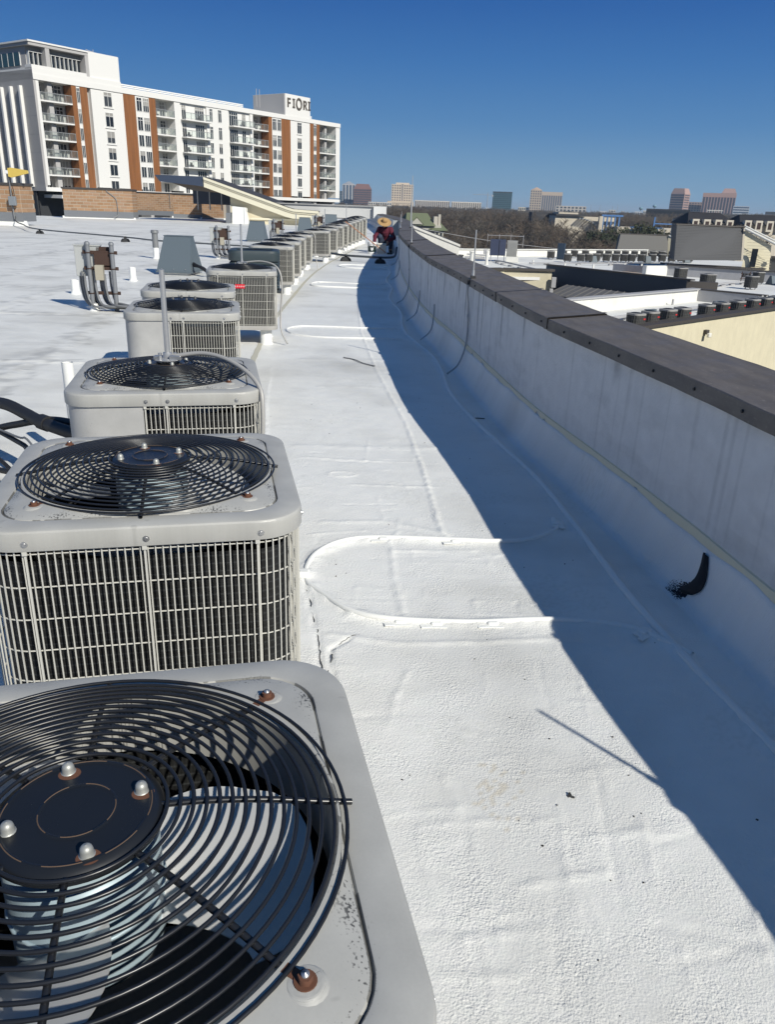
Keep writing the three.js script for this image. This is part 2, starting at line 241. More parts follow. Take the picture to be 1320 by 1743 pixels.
// metal cap in sections that meet at lapped joints
const JOINTS = [5, 2.2, -1.6, -4.97, -6.4, -10.4, -12.3, -14.3, -17, -20, -23, -26, -30, -34, -38, -43, -49, -55, -62, -70, -78, -87, -96.5];
for (let k = 0; k < JOINTS.length - 1; k++) {
  const z0 = JOINTS[k] - .002, z1 = JOINTS[k + 1] + .002, n = Math.max(4, Math.ceil((z0 - z1) / (z0 > -14 ? .1 : .4))), zs = [...Array(n + 1)].map((_, i) => lerp(z0, z1, i / n)), u = zs.map(z => -z + k * .37), dy = (k % 2) * .004;
  const seg = mesh('cap_section', sweepWall(z => { const y = capY(z) + dy + .0025 * N1(z * 3.1, k) + .0015 * N2(z * 9, k); return [[.0, y - .064], [-.028, y - .071], [-.031, y - .069], [-.031, y - .004], [-.026, y], [.17, y + .016], [.355, y + .032], [.365, y - .07], [.345, y - .07]]; }, zs, u), M_cap, parapet);
  const fz = []; for (let z = z0 - .12; z > z1 + .05; z -= z0 > -8 ? .37 : .42) fz.push(z);
  const bolts = fz.filter(z => z > -26).map(z => { const a = off(z, -.030), b = off(z, -.038); return rod([a[0], capY(z) - .036 + dy, a[1]], [b[0], capY(z) - .036 + dy, b[1]], .008, .006, 8); });
  if (bolts.length) mesh('screw_heads', bolts, mat(.02, .02, .02, .6), seg);
  if (z0 > -40) { const q = z0 - .02, zz = [z0, q - .03]; mesh('joint_cover', sweepWall(z => { const y = capY(z) + .0075; return [[-.036, y - .074], [-.036, y - .004], [-.028, y + .001], [.17, y + .018], [.36, y + .034]]; }, zz, [0, .05]), M_cap, seg); }
}
// scupper-like torn hole in the cove
{
  const z = -2.87, o = thing('torn_membrane', 'black torn patch of exposed felt in the white cove below the parapet', 'torn membrane', [0, 0, 0]);
  const pts = []; for (let k = 0; k <= 12; k++) { const t = k / 12, zz = z - .035 + .012 * t + .05 * Math.sin(t * 3.1), w = lerp(.088, .022, t), x = innerX(zz) - w, y = deckY(x, zz) + .012; pts.push([x, y, zz]); }
  const L = pts.map((p, k) => { const t = k / 12, hw = (.05 - .018 * t + .012 * N2(k * 1.7, 3)) * Math.pow(Math.sin(Math.PI * clamp(t * .86 + .07, 0, 1)), .7) + .004 + .008 * N1(k * 2.3, 5), th = .012; return [[p[0], p[1] + .002, p[2] - hw], [p[0] - th, p[1] + th * .6, p[2] - hw * .5], [p[0] - th, p[1] + th * .7, p[2] + hw * .5], [p[0], p[1] + .001, p[2] + hw], [p[0] + .03, p[1] - .03, p[2]]]; });
  mesh('felt_flap', loft(L, .9), mat(.018, .018, .02, .9), o);
  const bits = []; for (let k = 0; k < 700; k++) { const t = Math.sqrt(rnd()), zz = z - .0 - t * .16 * rr(.1, 1), x = innerX(zz) - .05 - rr(.0, .035) - t * .03, s = rr(.002, .0055) * (1.25 - t); bits.push(box(s * 2, s, s * 1.4, x, deckY(x, zz) + s * .3, zz, rr(0, 3), rr(-.5, .5))); }
  mesh('crumbs', bits, mat(.03, .03, .035, .95), o).userData.kind = 'stuff';
}
// ---------------------------------------------------------------- coated cables lying on the deck
function deckCable(pts, r, label, dy = 0) { const o = tag(mesh('coated_cable', tube(pts.map(p => [p[0], deckY(p[0], p[1]) - r * .25 + dy, p[1]]), r, pts.length * 8, 8), coat), label, 'cable'); return o; }
deckCable(LOOPA, .0125, 'white coated cable in a wide U loop beside the second condenser from the camera');
deckCable(LOOPB, .013, 'white coated cable loop crossing the walkway beside the red badged condenser');
deckCable(LOOPC, .016, 'white coated cable loop crossing the walkway in the middle distance');
deckCable(LOOPD, .022, 'white coated cable loop crossing the walkway just before the grey conduit');
deckCable(WALLCABLE, .017, 'long coated cable running along the foot of the parapet');
{ // clips and the knuckle of coating where the loop turns up to the unit
  let k = 0;
  for (const [x, z, a] of [[.33, -3.43, 0], [-.02, -3.43, 0], [.06, -2.63, 0], [.42, -2.645, .02], [.2, -2.63, 0], [1.0, -2.6, .6], [.87, -3.68, 1.4]]) {
    const o = mesh('cable_clip', [rbox(.1, .007, .075, .003, 0, .001, .008), rbox(.055, .03, .05, .012, .005, .008, 0), rbox(.05, .006, .03, .002, -.045, .003, .03, .2)], coat); o.position.set(x, deckY(x, z + .03), z + .004); o.rotation.y = a + .05; o.scale.set(.85, .55, .8);
    tag(o, ['white cable clip on the far arm of the loop beside the shadow edge', 'white cable clip on the far arm of the loop near its left bend', 'white cable clip on the near arm of the loop near its left bend', 'white cable clip on the near arm of the loop beside the shadow edge', 'white cable clip midway on the near arm of the loop', 'white cable clip in shadow where the near arm meets the wall cable', 'white cable clip in shadow where the far arm meets the wall cable'][k++], 'cable clip', 'clips on the looped cable');
  }
  const j = mesh('cable_joint', [rbox(.05, .035, .05, .012, 0, .01, 0), tube([[0, .01, 0], [-.05, .03, -.02], [-.09, .07, -.03]], .011, 12, 7), rbox(.035, .02, .02, .006, -.035, .02, .02, .6)], coat); j.position.set(-.35, deckY(-.35, -2.97), -2.98); tag(j, 'lumpy white coated cable joint at the left bend of the U loop', 'cable joint');
}
// loose bits on the coating
{
  const o = mesh('paint_flake', [box(.012, .003, .008, 0, .003, 0, .4, .5), box(.008, .003, .012, .008, .002, .004, 1.1, -.4), box(.007, .002, .007, .002, .004, -.006, 2, .6)], mat(.05, .05, .05, .8)); o.position.set(.53, deckY(.53, -1.7), -1.7); tag(o, 'small dark chip of debris on the bright coating near the rod shadow', 'debris');
  [[[[-.165, -1.9], [-.172, -2.0], [-.185, -2.08], [-.19, -2.2], [-.215, -2.33], [-.235, -2.45], [-.25, -2.55], [-.285, -2.68], [-.3, -2.78], [-.33, -2.9]], 'thin dark crack in the coating running beside the second condenser'], [[[-.09, -2.53], [-.14, -2.49], [-.188, -2.42], [-.178, -2.36], [-.186, -2.28], [-.165, -2.2], [-.158, -2.1], [-.162, -2.0]], 'short hooked dark crack in the coating just right of the longer one']].forEach(([p, l]) => { seed = 17; const P = []; for (let i = 0; i < p.length - 1; i++) for (let k = 0; k < 5; k++) { const t = k / 5, x = lerp(p[i][0], p[i + 1][0], t) + rr(-.0035, .0035), z = lerp(p[i][1], p[i + 1][1], t); P.push([x, deckY(x, z) - .0004 + rr(-.0012, .001), z]); } tag(mesh('seam_crack', tube(P, .0021, P.length * 3, 5), mat(.1, .1, .1, .9)), l, 'crack'); });
  { seed = 23; const S = []; for (let k = 0; k < 90; k++) { const z = -1.05 - 5.5 * Math.pow(rnd(), 1.6), x = innerX(z) - rr(.25, 1.9), s = rr(.0012, .0032); S.push(box(s * 2, s, s * 1.3, x, deckY(x, z) + s * .3, z, rr(0, 3), rr(-.4, .4))); } tag(mesh('grit', S, mat(.06, .055, .05, .9)), 'scattered tiny dark specks of grit on the walkway coating', 'grit', null, 'stuff'); }
  const h = mesh('drag_hose', tube([[-.52, deckY(-.52, -8.15) + .006, -8.15], [-.4, .012, -8.02], [-.3, .01, -7.85], [-.18, .01, -7.72]], .006, 20, 6), mat(.2, .2, .2, .7)); tag(h, 'thin dark strand of wire lying across the walkway', 'wire');
  const w = mesh('wire_offcut', tube([[.62, .012, -5.75], [.66, .012, -5.78], [.72, .014, -5.76]], .004, 10, 5), mat(.03, .03, .03, .6)); tag(w, 'short black wire offcut on the shaded deck near the wall', 'wire');
  const t = []; for (const q of [[-1.37, -7.3], [-1.47, -8.37], [-1.62, -10.23], [-1.7, -11.93], [-1.77, -13.9], [-1.89, -17.91], [-1.85, -22.17], [-1.66, -26.83], [-1.5, -31]]) t.push(q);
  const c = new THREE.CatmullRomCurve3(t.map(p => V(p[0], 0, p[1]))), n = 160, pos = [], idx = [];
  for (let i = 0; i <= n; i++) { const p = c.getPointAt(i / n), g = c.getTangentAt(i / n), w = .028 + .008 * N1(i * .7, 2), ox = -g.z * w, oz = g.x * w; for (const s of [-1, 1]) { const x = p.x + s * ox, z = p.z + s * oz; pos.push(x, deckY(x, z) + .005, z); } if (i) { const a = (i - 1) * 2; idx.push(a, a + 1, a + 2, a + 1, a + 3, a + 2); } }
  const g = new THREE.BufferGeometry(); g.setAttribute('position', new THREE.Float32BufferAttribute(pos, 3)); g.setIndex(idx); g.computeVertexNormals(); const m = mesh('seam_tape', g, mat(.5, .48, .4, .8, 0, DS)); tag(m, 'beige strip of seam tape along the right side of the condenser row', 'seam tape');
}
// ---------------------------------------------------------------- lightning rods and their down conductors
const M_alu = mat(.5, .5, .5, .38, .6), M_galv = mat(.42, .43, .44, .5, .4), M_dark = mat(.03, .03, .032, .6);
function lightningRod(z, h, label, conductor = true) {
  const y = capY(z), q = off(z, .0), o = thing('lightning_rod', label, 'lightning rod', [q[0], y, q[1]], 0, 'rods along the parapet cap');
  mesh('rod', rod([0, 0, 0], [0, h, 0], .008, .0065, 10), M_alu, o); mesh('clamp', [rbox(.045, .05, .05, .006, -.03, -.03, 0), rbox(.05, .03, .05, .005, 0, .012, 0)], M_dark, o); mesh('socket', rod([0, .02, 0], [0, .075, 0], .014, .012, 10), M_alu, o);
  if (conductor) { const a = off(z, -.022), c = off(z - .02, -.02), f = off(z + .03, -.09), e = off(z + .12, -.21), y0 = capY(z) - .08; mesh('conductor', [tube([[a[0] - q[0], -.02, a[1] - q[1]], [a[0] - q[0] - .02, -.09, a[1] - q[1]], [c[0] - q[0], -.3, c[1] - q[1]], [c[0] - q[0], .3 - y, c[1] - q[1]], [f[0] - q[0], .1 - y, f[1] - q[1]], [e[0] - q[0], .02 - y, e[1] - q[1]]], .0085, 40, 7), rbox(.022, .03, .025, .004, c[0] - q[0], .55 - y, c[1] - q[1])], M_galv, o); }
  return o;
}
lightningRod(-.78, .355, 'nearest thin metal rod on the parapet cap whose shadow falls on the deck', false);
lightningRod(-7.55, .43, 'thin metal rod with cable down the wall, nearest of those in view on the cap');
lightningRod(-13.2, .36, 'thin metal rod on the parapet cap, second along, beside the green roof');
lightningRod(-22, .36, 'thin metal rod on the cap behind the second rod');
lightningRod(-30, .4, 'far thin metal rod on the cap beside the crouching worker', false);
{ const o = thing('antenna_mast', 'tall thin mast rising from the parapet cap against the distant trees', 'mast', [.36, .93, -22.3]); mesh('pole', [rod([0, 0, 0], [0, .7, 0], .02, .02, 8), rod([0, .7, 0], [0, 1.35, 0], .012, .008, 8)], M_galv, o); mesh('bracket', rbox(.08, .06, .08, .01, 0, .05, 0), M_dark, o); }
for (const [z, l] of [[-9.6, 'loose cable hanging from the wall to the cove past the nearest rod'], [-11.2, 'loose cable curving off the cove beside the far loops'], [-17.5, 'loose cable curving off the wall near the grey conduit']]) {
  const a = off(z, -.012), b = off(z + .1, -.06), c = off(z + .25, -.2), m = mesh('wall_cable', tube([[a[0], .42, a[1]], [a[0] - .004, .28, a[1] + .02], [b[0], .12, b[1]], [c[0], .03, c[1]]], .0065, 20, 6), mat(.36, .37, .39, .7)); tag(m, l, 'cable');
}
// ---------------------------------------------------------------- condenser units
const paintTex = tex(1024, 1024, (u, v) => {        // one lid, 0.8 m: scuffs, and sooty grains caught along the pressed groove
  const X = (u - .5) * .8, Z = (v - .5) * .8, hw = .385 - .06, r = .09, ax = Math.abs(X), az = Math.abs(Z), qx = Math.max(ax - (hw - r), 0), qz = Math.max(az - (hw - r), 0), d = (qx || qz ? Math.hypot(qx, qz) : Math.max(ax, az) - (hw - r)) - r;
  const a = N1.fbm(u * 7, v * 7, 7, 4), b = N2.fbm(u * 180, v * 180, 180, 2), m = N3.fbm(u * 9, v * 9, 9, 3), g = Math.abs(d) < .0035 ? 1 : 0, near = Math.exp(-Math.pow((d + .012) / .016, 2));
  const soot = clamp((b * 1.2 + m * 1.0 - .62 + near * .34) * 2.6, 0, 1) * near, s = .40 + a * .06 + b * .012;
  const scuff = clamp((N1(u * 30, v * 3, 30, 3) * N2(u * 5, v * 60, 5, 60) - .17) * 5, 0, .5);
  let k = s * (1 - soot * .8) * (1 - scuff * .3); if (g && m > -.12) k *= .45; return [k, k * .985, k * .92];
});
paintTex.repeat.set(1 / .8, 1 / .8); paintTex.offset.set(.5, .5);
const M_paint = mat(1, 1, 1, .42, 0, { map: paintTex });
const sideTex = tex(512, 512, (u, v) => { const a = N1.fbm(u * 5, v * 5, 5, 4), b = N2.fbm(u * 120, v * 120, 120, 2), s = .40 + a * .06 + b * .012 - (b > .6 ? .12 : 0); return [s, s * .99, s * .96]; });
const M_side = mat(1, 1, 1, .5, 0, { map: sideTex });
const M_wire = mat(.52, .51, .465, .5), M_blackwire = mat(.014, .015, .018, .33), M_plate = mat(.016, .018, .022, .42, .2, { roughnessMap: roughTex });
const coilTex = tex(256, 256, (u, v) => { const f = Math.sin(u * Math.PI * 2 * 64), t = Math.abs(((v * 12) % 1) - .5), s = .006 + .004 * f + (t < .09 ? .02 : 0) + .01 * N1.fbm(u * 10, v * 10, 10, 3); return [s * .95, s, s * 1.02]; });
coilTex.repeat.set(6, 2);
const M_coil = mat(1, 1, 1, .7, .1, { map: coilTex });
const M_blade = mat(.58, .58, .57, .42, .3, { roughnessMap: roughTex }), M_motor = mat(.34, .43, .48, .45, .1), M_rust = mat(.12, .05, .028, .9), M_nut = mat(.42, .42, .39, .5, .5), M_bolt = mat(.5, .5, .5, .35, .8);
const M_bolt2 = mat(.1, .1, .1, .5, .3), M_base = mat(.36, .35, .33, .6);
function rring(hw, r, y, n = 128) {                 // rounded square, starting at +x and turning towards +z
  const P = [], c = hw - r, per = 8 * c + 2 * Math.PI * r;
  for (let i = 0; i < n; i++) { P.push(rpoint(hw, r, i / n * per, y)); } return P;
}
function rpoint(hw, r, s, y) {                      // arc length s from (hw, 0) counter-clockwise seen from below; also outward normal
  const c = hw - r, a = Math.PI * r / 2, side = 2 * c; let q = 0; s += 0; const per = 4 * side + 4 * a; s = ((s % per) + per) % per;
  let t = s + c; for (q = 0; q < 5; q++) { if (t <= side) break; t -= side; if (t <= a) break; t -= a; }
  // recompute by walking
  t = s + c; q = 0; let onSide = true; while (true) { if (t <= side) { onSide = true; break; } t -= side; if (t <= a) { onSide = false; break; } t -= a; q++; }
  let x, z, nx, nz; if (onSide) { x = hw; z = -c + t; nx = 1; nz = 0; } else { const f = t / r; x = c + r * Math.cos(f); z = c + r * Math.sin(f); nx = Math.cos(f); nz = Math.sin(f); }
  const w = q % 4, rot = (X, Z) => w === 0 ? [X, Z] : w === 1 ? [-Z, X] : w === 2 ? [-X, -Z] : [Z, -X]; const p = rot(x, z), m = rot(nx, nz); return [p[0], y, p[1], m[0], m[1]];
}
const circ = (P, r, y) => P.map(p => { const L = Math.hypot(p[0], p[2]); return [p[0] / L * r, y, p[2] / L * r]; });
const mix = (A, B, t, y) => A.map((p, i) => [lerp(p[0], B[i][0], t), y, lerp(p[2], B[i][2], t)]);
function flatUV(g) { const p = g.attributes.position, uv = g.attributes.uv; for (let i = 0; i < p.count; i++) uv.setXY(i, p.getX(i), p.getZ(i)); return g; }
const HW = .385;
function lidGeo(H) {
  const o = rring(HW, .115, 0), c = circ(o, .33, 0), L = [];
  const R = (hw, r, y) => rring(hw, r, H + y);
  L.push(R(HW - .012, .105, -.035), R(HW - .012, .105, -.05), R(HW - .001, .114, -.05), R(HW, .115, -.047), R(HW, .115, -.013), R(HW - .001, .114, -.006), R(HW - .004, .111, -.002), R(HW - .009, .107, 0), R(HW - .052, .094, .003), R(HW - .0575, .091, .002), R(HW - .060, .09, -.003), R(HW - .0625, .089, .002), R(HW - .068, .087, .004));
  const q = rring(HW - .068, .087, 0), d = circ(q, .328, 0); L.push(mix(q, d, .5, H + .009), mix(q, d, .93, H + .013), circ(q, .324, H + .0135), circ(q, .317, H + .008), circ(q, .315, H - .01), circ(q, .317, H - .11));
  return flatUV(loft(L, .5));
}
const dome = r => .006 + .034 * (1 - Math.pow(clamp((r - .1) / .227, 0, 1), 1.7));
const RINGS = 15, ringR = i => lerp(.108, .335, i / (RINGS - 1));
function ringGeo(i, seg = 88, n = 6) { const r = ringR(i), g = new THREE.TorusGeometry(r, .0028, n, seg); g.rotateX(Math.PI / 2); g.translate(0, dome(r), 0); return g; }
const ringHi = [...Array(RINGS)].map((_, i) => ringGeo(i)), ringLo = M([...Array(RINGS)].map((_, i) => ringGeo(i, 48, 4)));
function ribGeo(a, long) { const P = []; for (let k = 0; k <= 6; k++) { const r = lerp(.1, long ? .356 : .346, k / 6); P.push([Math.cos(a) * r, (k === 6 ? (long ? -.002 : .004) : dome(r)) - .0055, Math.sin(a) * r]); } return tube(P, .0042, 16, 6); }
const mountA = k => Math.PI / 4 + k * Math.PI / 2;
function bladeGeo() {
  const nu = 10, nv = 12, P = (u, v, s) => { const r = lerp(.05, .292, u), sweep = lerp(-.66, .68, v) * (1 - .22 * u) + .32 * u * u, rnd2 = Math.pow(Math.abs(v - .5) * 2, 4) * u * u * .05, y = -.04 * (v - .5) * 2 * (1 - .3 * u) + .008 * Math.cos((v - .5) * 3) + s; return [Math.cos(sweep) * (r - rnd2), y, Math.sin(sweep) * (r - rnd2)]; };
  const pos = [], idx = []; for (const s of [.0008, -.0008]) for (let i = 0; i <= nu; i++) for (let j = 0; j <= nv; j++) pos.push(...P(i / nu, j / nv, s));
  const o = (nu + 1) * (nv + 1), id = (i, j, s) => s * o + i * (nv + 1) + j; for (let s = 0; s < 2; s++) for (let i = 0; i < nu; i++) for (let j = 0; j < nv; j++) { const a = id(i, j, s), b = id(i + 1, j, s), c = id(i, j + 1, s), d = id(i + 1, j + 1, s); s ? idx.push(a, b, c, b, d, c) : idx.push(a, c, b, b, c, d); }
  const g = new THREE.BufferGeometry(); g.setAttribute('position', new THREE.Float32BufferAttribute(pos, 3)); g.setAttribute('uv', new THREE.Float32BufferAttribute(new Float32Array(pos.length / 3 * 2), 2)); g.setIndex(idx); g.computeVertexNormals(); return g;
}
const G_blade = bladeGeo(), G_hub = M([rod([0, -.03, 0], [0, .03, 0], .062, .055, 24), rod([0, .03, 0], [0, .045, 0], .02, .02, 12)]);
const G_motor = M([lathe([[0, -.2], [.06, -.2], [.088, -.185], [.095, -.17], [.095, -.04], [.09, -.025], [.07, -.015], [0, -.012]], 40), new THREE.TorusGeometry(.0955, .003, 6, 40).rotateX(Math.PI / 2).translate(0, -.1, 0)]);
const G_plate = (() => { const L = lathe([[.0, .0415], [.042, .0415], [.044, .0435], [.047, .0435], [.049, .0415], [.085, .0415], [.087, .0435], [.091, .0435], [.093, .041], [.102, .037], [.106, .029], [.1, .026], [0, .03]], 56); return L; })();
const NUTS = [-.27, 1.30, 2.87, 4.44].map(a => [Math.cos(a) * .078, Math.sin(a) * .078]);
const G_nut = M([lathe([[.0115, 0], [.0115, .0015], [.0095, .002], [.0095, .009], [.008, .0135], [.0048, .0165], [0, .0175]], 14)]);
const G_stain = lathe([[0, .0006], [.0135, .0006], [.015, 0]], 20);
const G_rustbolt = M([new THREE.CylinderGeometry(.0125, .013, .0024, 18).translate(0, .0012, 0), new THREE.CylinderGeometry(.0082, .0086, .007, 6).translate(0, .0058, 0), new THREE.BoxGeometry(.034, .0022, .013).translate(-.012, .0002, 0)]), G_boltTip = lathe([[.0045, .009], [.0045, .0125], [0, .0132]], 10);
const G_mount = M([lathe([[.027, 0], [.021, .004], [.018, .006], [0, .006]], 20)]);
const PER = 8 * (HW - .012 - .103) + 2 * Math.PI * .103;   // grille perimeter
function grilleGeo(H, skip, y0 = .215, gap = .0172) {
  const out = [], n = Math.round(PER / gap), hw = HW - .012, r = .103, y1 = H - .046;
  for (let i = 0; i < n; i++) { const s = i / n * PER; if (skip && s > skip[0] && s < skip[1]) continue; const p = rpoint(hw, r, s, 0); const g = new THREE.BoxGeometry(.003, y1 - y0, .003); g.rotateY(-Math.atan2(p[4], p[3])); g.translate(p[0], (y0 + y1) / 2, p[2]); out.push(g); }
  const rows = Math.round((y1 - y0) / .094); for (let k = 0; k <= rows; k++) { const y = y1 - .018 - (y1 - y0 - .03) * k / rows, pts = []; for (let i = 0; i <= 96; i++) { const s = skip ? lerp(skip[1], skip[0] + PER, i / 96) : i / 96 * PER, p = rpoint(hw - .005, r - .005, s * (8 * (hw - r) + 2 * Math.PI * (r - .005)) / PER, y); pts.push(p); } for (let i = 0; i < 96; i++) out.push(rod(pts[i], pts[i + 1], .0022, .0022, 4, true)); }
  return M(out);
}
function strapGeo(H, offs, y0 = .21) { const o = []; for (const s of offs) { const p = rpoint(HW - .008, .107, s, 0), a = -Math.atan2(p[4], p[3]); const g = new THREE.BoxGeometry(.0045, H - .048 - y0, .005); g.rotateY(a); g.translate(p[0], (H - .048 + y0) / 2, p[2]); o.push(g); const t = new THREE.BoxGeometry(.004, .02, .011); t.rotateY(a); t.translate(p[0] + p[3] * .003, H - .051, p[2] + p[4] * .004); o.push(t); } return M(o); }
function boltGeo(H, offs) { const o = []; for (const s of offs) { const p = rpoint(HW, .115, s * 1.01, H - .032); o.push(rod([p[0] - p[3] * .004, p[1], p[2] - p[4] * .004], [p[0] + p[3] * .0012, p[1], p[2] + p[4] * .0012], .0085, .008, 12), rod([p[0], p[1], p[2]], [p[0] + p[3] * .004, p[1], p[2] + p[4] * .004], .005, .0045, 6)); } return M(o); }
const SIDE = 2 * (HW - .012 - .103) + Math.PI * .103 / 2, FRONT = SIDE;                     // arc length at the middle of the +z side
const STRAPS = []; for (let q = 0; q < 4; q++) for (const d of [-.262, 0, .262]) STRAPS.push(q * SIDE + d);
const shellCache = {};
function makeUnit(label, { H = .8, panel = false, hi = false, badge = false, fan = 0, leg = .17 } = {}) {
  const t = thing('condenser_unit', label, 'condenser', [0, 0, 0], 0, 'condenser units along the walkway');
  const key = H + '_' + panel, S = shellCache[key] || (shellCache[key] = (() => {
    const skip = panel ? [FRONT + .085, FRONT + SIDE + .1] : null, y0 = leg + .045;
    const st = STRAPS.filter(s => !skip || s < skip[0] + .02 || s > skip[1] - .02).concat(skip ? [skip[0] - .004] : []);
    const c0 = rring(HW - .035, .09, leg + .03, 96), coil = loft([c0, c0.map(p => [p[0], H - .09, p[2]])], 0), bp = [rring(HW - .03, .1, leg, 64), rring(HW - .006, .11, leg, 64), rring(HW - .003, .112, leg + .012, 64), rring(HW - .003, .112, leg + .04, 64), rring(HW - .012, .105, leg + .045, 64), rring(HW - .09, .06, leg + .042, 64), circ(rring(HW - .09, .06, 0, 64), .02, leg + .04)];
    let pan = null; if (panel) { const P = [], Q = []; for (let i = 0; i <= 40; i++) { const s = lerp(skip[0], skip[1], i / 40), a = rpoint(HW - .010, .105, s, 0), b = rpoint(HW - .03, .09, s, 0); P.push(a); Q.push(b); } const ring = y => [...P.map(p => [p[0], y, p[2]]), ...Q.slice().reverse().map(p => [p[0], y, p[2]])]; pan = buv(loft([ring(leg + .045), ring(H - .042)], .5), 1.6); }
    return { lid: lidGeo(H), grille: grilleGeo(H, skip, y0), straps: strapGeo(H, st, y0 - .01), bolts: boltGeo(H, st), coil, pan, base: loft(bp, .5) };
  })());
  mesh('lid', S.lid, M_paint, t); const gr = mesh('side_grille', S.grille, M_wire, t); gr.userData.kind = 'stuff'; mesh('grille_strap', S.straps, M_wire, t); mesh('screws', S.bolts, M_bolt, t); mesh('coil', S.coil, M_coil, t); mesh('base_pan', S.base, M_base, t);
  if (S.pan) { const p = mesh('side_panel', S.pan, M_side, t); if (hi) mesh('data_plate', rbox(.09, .06, .004, .001, -.2, H - .4, HW - .007), mat(.5, .5, .5, .3, .5), p); }
  for (const [x, z] of [[-1, -1], [1, -1], [1, 1], [-1, 1]]) mesh('leg', lathe([[.088, -.02], [.08, .006], [.068, .02], [.066, leg - .002], [.06, leg], [0, leg]], 18).translate(x * .25, 0, z * .25), coat, t);
  const guard = new THREE.Group(); guard.name = 'fan_guard'; guard.position.y = H + .008; t.add(guard);
  if (hi) ringHi.forEach(g => mesh('ring', g, M_blackwire, guard)); else mesh('rings', ringLo, M_blackwire, guard).userData.kind = 'stuff';
  for (let k = 0; k < 8; k++) mesh('rib', ribGeo(k * Math.PI / 4, k % 2), M_blackwire, guard);
  const pl = mesh('motor_plate', G_plate, M_plate, guard);
  if (hi) mesh('worn_ring', [...Array(13)].map((_, k) => { const g = new THREE.TorusGeometry(k < 8 ? .0892 : .0455, .0011, 4, 10, k < 8 ? .5 : .8); g.rotateX(Math.PI / 2); g.rotateY((k < 8 ? k * .785 : k * 1.257) + .2); g.translate(0, .0432, 0); return g; }), mat(.11, .07, .045, .8), pl);
  if (hi) { NUTS.forEach(([x, z], i) => { const n = mesh('cap_nut', G_nut, M_nut, guard); n.position.set(x, .0415, z); n.scale.setScalar(.84); if (i !== 2) { const s = mesh('rust_stain', G_stain, M_rust, guard); s.position.set(x + .002, .0416, z + .004); s.scale.set(.95, 1, .8); } }); for (let k = 0; k < 4; k++) { const a = mountA(k), n = mesh('rusty_bolt', G_rustbolt, M_rust, guard); n.position.set(Math.cos(a) * .356, .004, Math.sin(a) * .356); mesh('mount_boss', G_mount, M_paint, guard).position.set(Math.cos(a) * .356, -.001, Math.sin(a) * .356); n.rotation.y = -a; const q = mesh('bolt_tip', G_boltTip, M_bolt, guard); q.position.copy(n.position); } }
  else { mesh('cap_nuts', NUTS.map(([x, z]) => G_nut.clone().translate(x, .0418, z)), M_bolt2, guard); }
  mesh('motor', G_motor, M_motor, t).position.y = H + .03;
  const f = new THREE.Group(); f.name = 'fan'; f.position.y = H - .078; f.rotation.y = fan; t.add(f); mesh('hub', G_hub, M_blade, f);
  for (let k = 0; k < 3; k++) { const b = mesh('blade', G_blade, M_blade, f); b.rotation.y = k * Math.PI * 2 / 3; }
  if (badge) { const b = mesh('badge', rbox(.105, .045, .006, .012, -.02, H - .16, HW - .004), mat(.62, .02, .035, .35), t); const l = []; for (let i = 0; i < 6; i++) l.push(box(.008, .014 + (i % 2) * .003, .002, -.05 + i * .02, 0, 0), box(.012, .003, .002, -.05 + i * .02 + .003, i % 2 ? .004 : -.005, 0)); const m = mesh('lettering', l, mat(.75, .5, .5, .4), b); m.position.set(-.02, H - .16, HW + .0); }
  return t;
}
const put = (o, x, z, ry, sy = 1) => { o.position.set(x, deckY(x, z) > .05 ? 0 : -.004, z); o.rotation.y = ry; o.scale.y = sy; return o; };
put(makeUnit('nearest grey condenser, cut off by the bottom left corner of the photo', { H: .765, hi: true, fan: .3 }), -.362, -.728, .235).scale.set(.975, 1, .975);
put(makeUnit('second condenser from the camera, full wire grille and rusty lid bolts', { hi: true, fan: .95 }), -.655, -2.01, .22);
put(makeUnit('third condenser from the camera, with a metal rod standing on its fan', { hi: true, panel: true, fan: .2 }), -.97, -3.32, .22);
put(makeUnit('fourth condenser from the camera, with half solid front panel, behind the metal rod', { panel: true, fan: .6 }), -1.49, -5.6, .2);
put(makeUnit('fifth condenser from the camera, low lid showing just in front of the grey hood', { panel: true, fan: 1.1 }), -1.78, -6.9, .2);
put(makeUnit('sixth condenser from the camera, full grille with a red badge on its side', { badge: true, fan: .3 }), -1.74, -9.1, .16);
const uA = makeUnit('eighth condenser, first grey one behind the dark slate unit', { fan: .8 });
put(uA, -2.2, -14.35, .1);
const FAR = [[-2.29, -16.15, .08, 1, 'ninth condenser, second grey one behind the dark slate unit'], [-2.41, -18.1, .07, 1, 'tenth condenser, third grey one behind the dark slate unit'], [-2.46, -19.9, .05, 1, 'eleventh condenser, last before the gap in the far row'],
[-2.24, -22.75, .02, 1.02, 'twelfth condenser, first after the gap, with its whole front grille in view'], [-2.21, -25.0, 0, 1.03, 'thirteenth condenser, second after the gap in the far row'], [-2.14, -26.9, 0, 1.06, 'fourteenth condenser, third after the gap in the far row'], [-2.08, -28.4, -.02, 1.1, 'fifteenth condenser, fourth after the gap in the far row'], [-2.01, -29.8, -.03, 1.13, 'sixteenth condenser, fifth after the gap in the far row'],
[-1.94, -31.1, -.03, 1.16, 'seventeenth condenser, beside the dull orange pole end'], [-1.86, -32.3, -.04, 1.2, 'third condenser from the far end of the walkway row'], [-1.78, -33.5, -.05, 1.24, 'second condenser from the far end of the walkway row'], [-1.7, -34.7, -.06, 1.28, 'farthest condenser of the walkway row, left of the straw hat']];
FAR.forEach(([x, z, a, sy, l], i) => { const c = dup(uA, [x, -.004, z], a, l); c.scale.y = sy; c.rotation.z = .012 * Math.sin(i * 2.7); c.rotation.x = .008 * Math.cos(i * 1.9); c.children.find(k => k.name === 'fan').rotation.y = i * .7; });
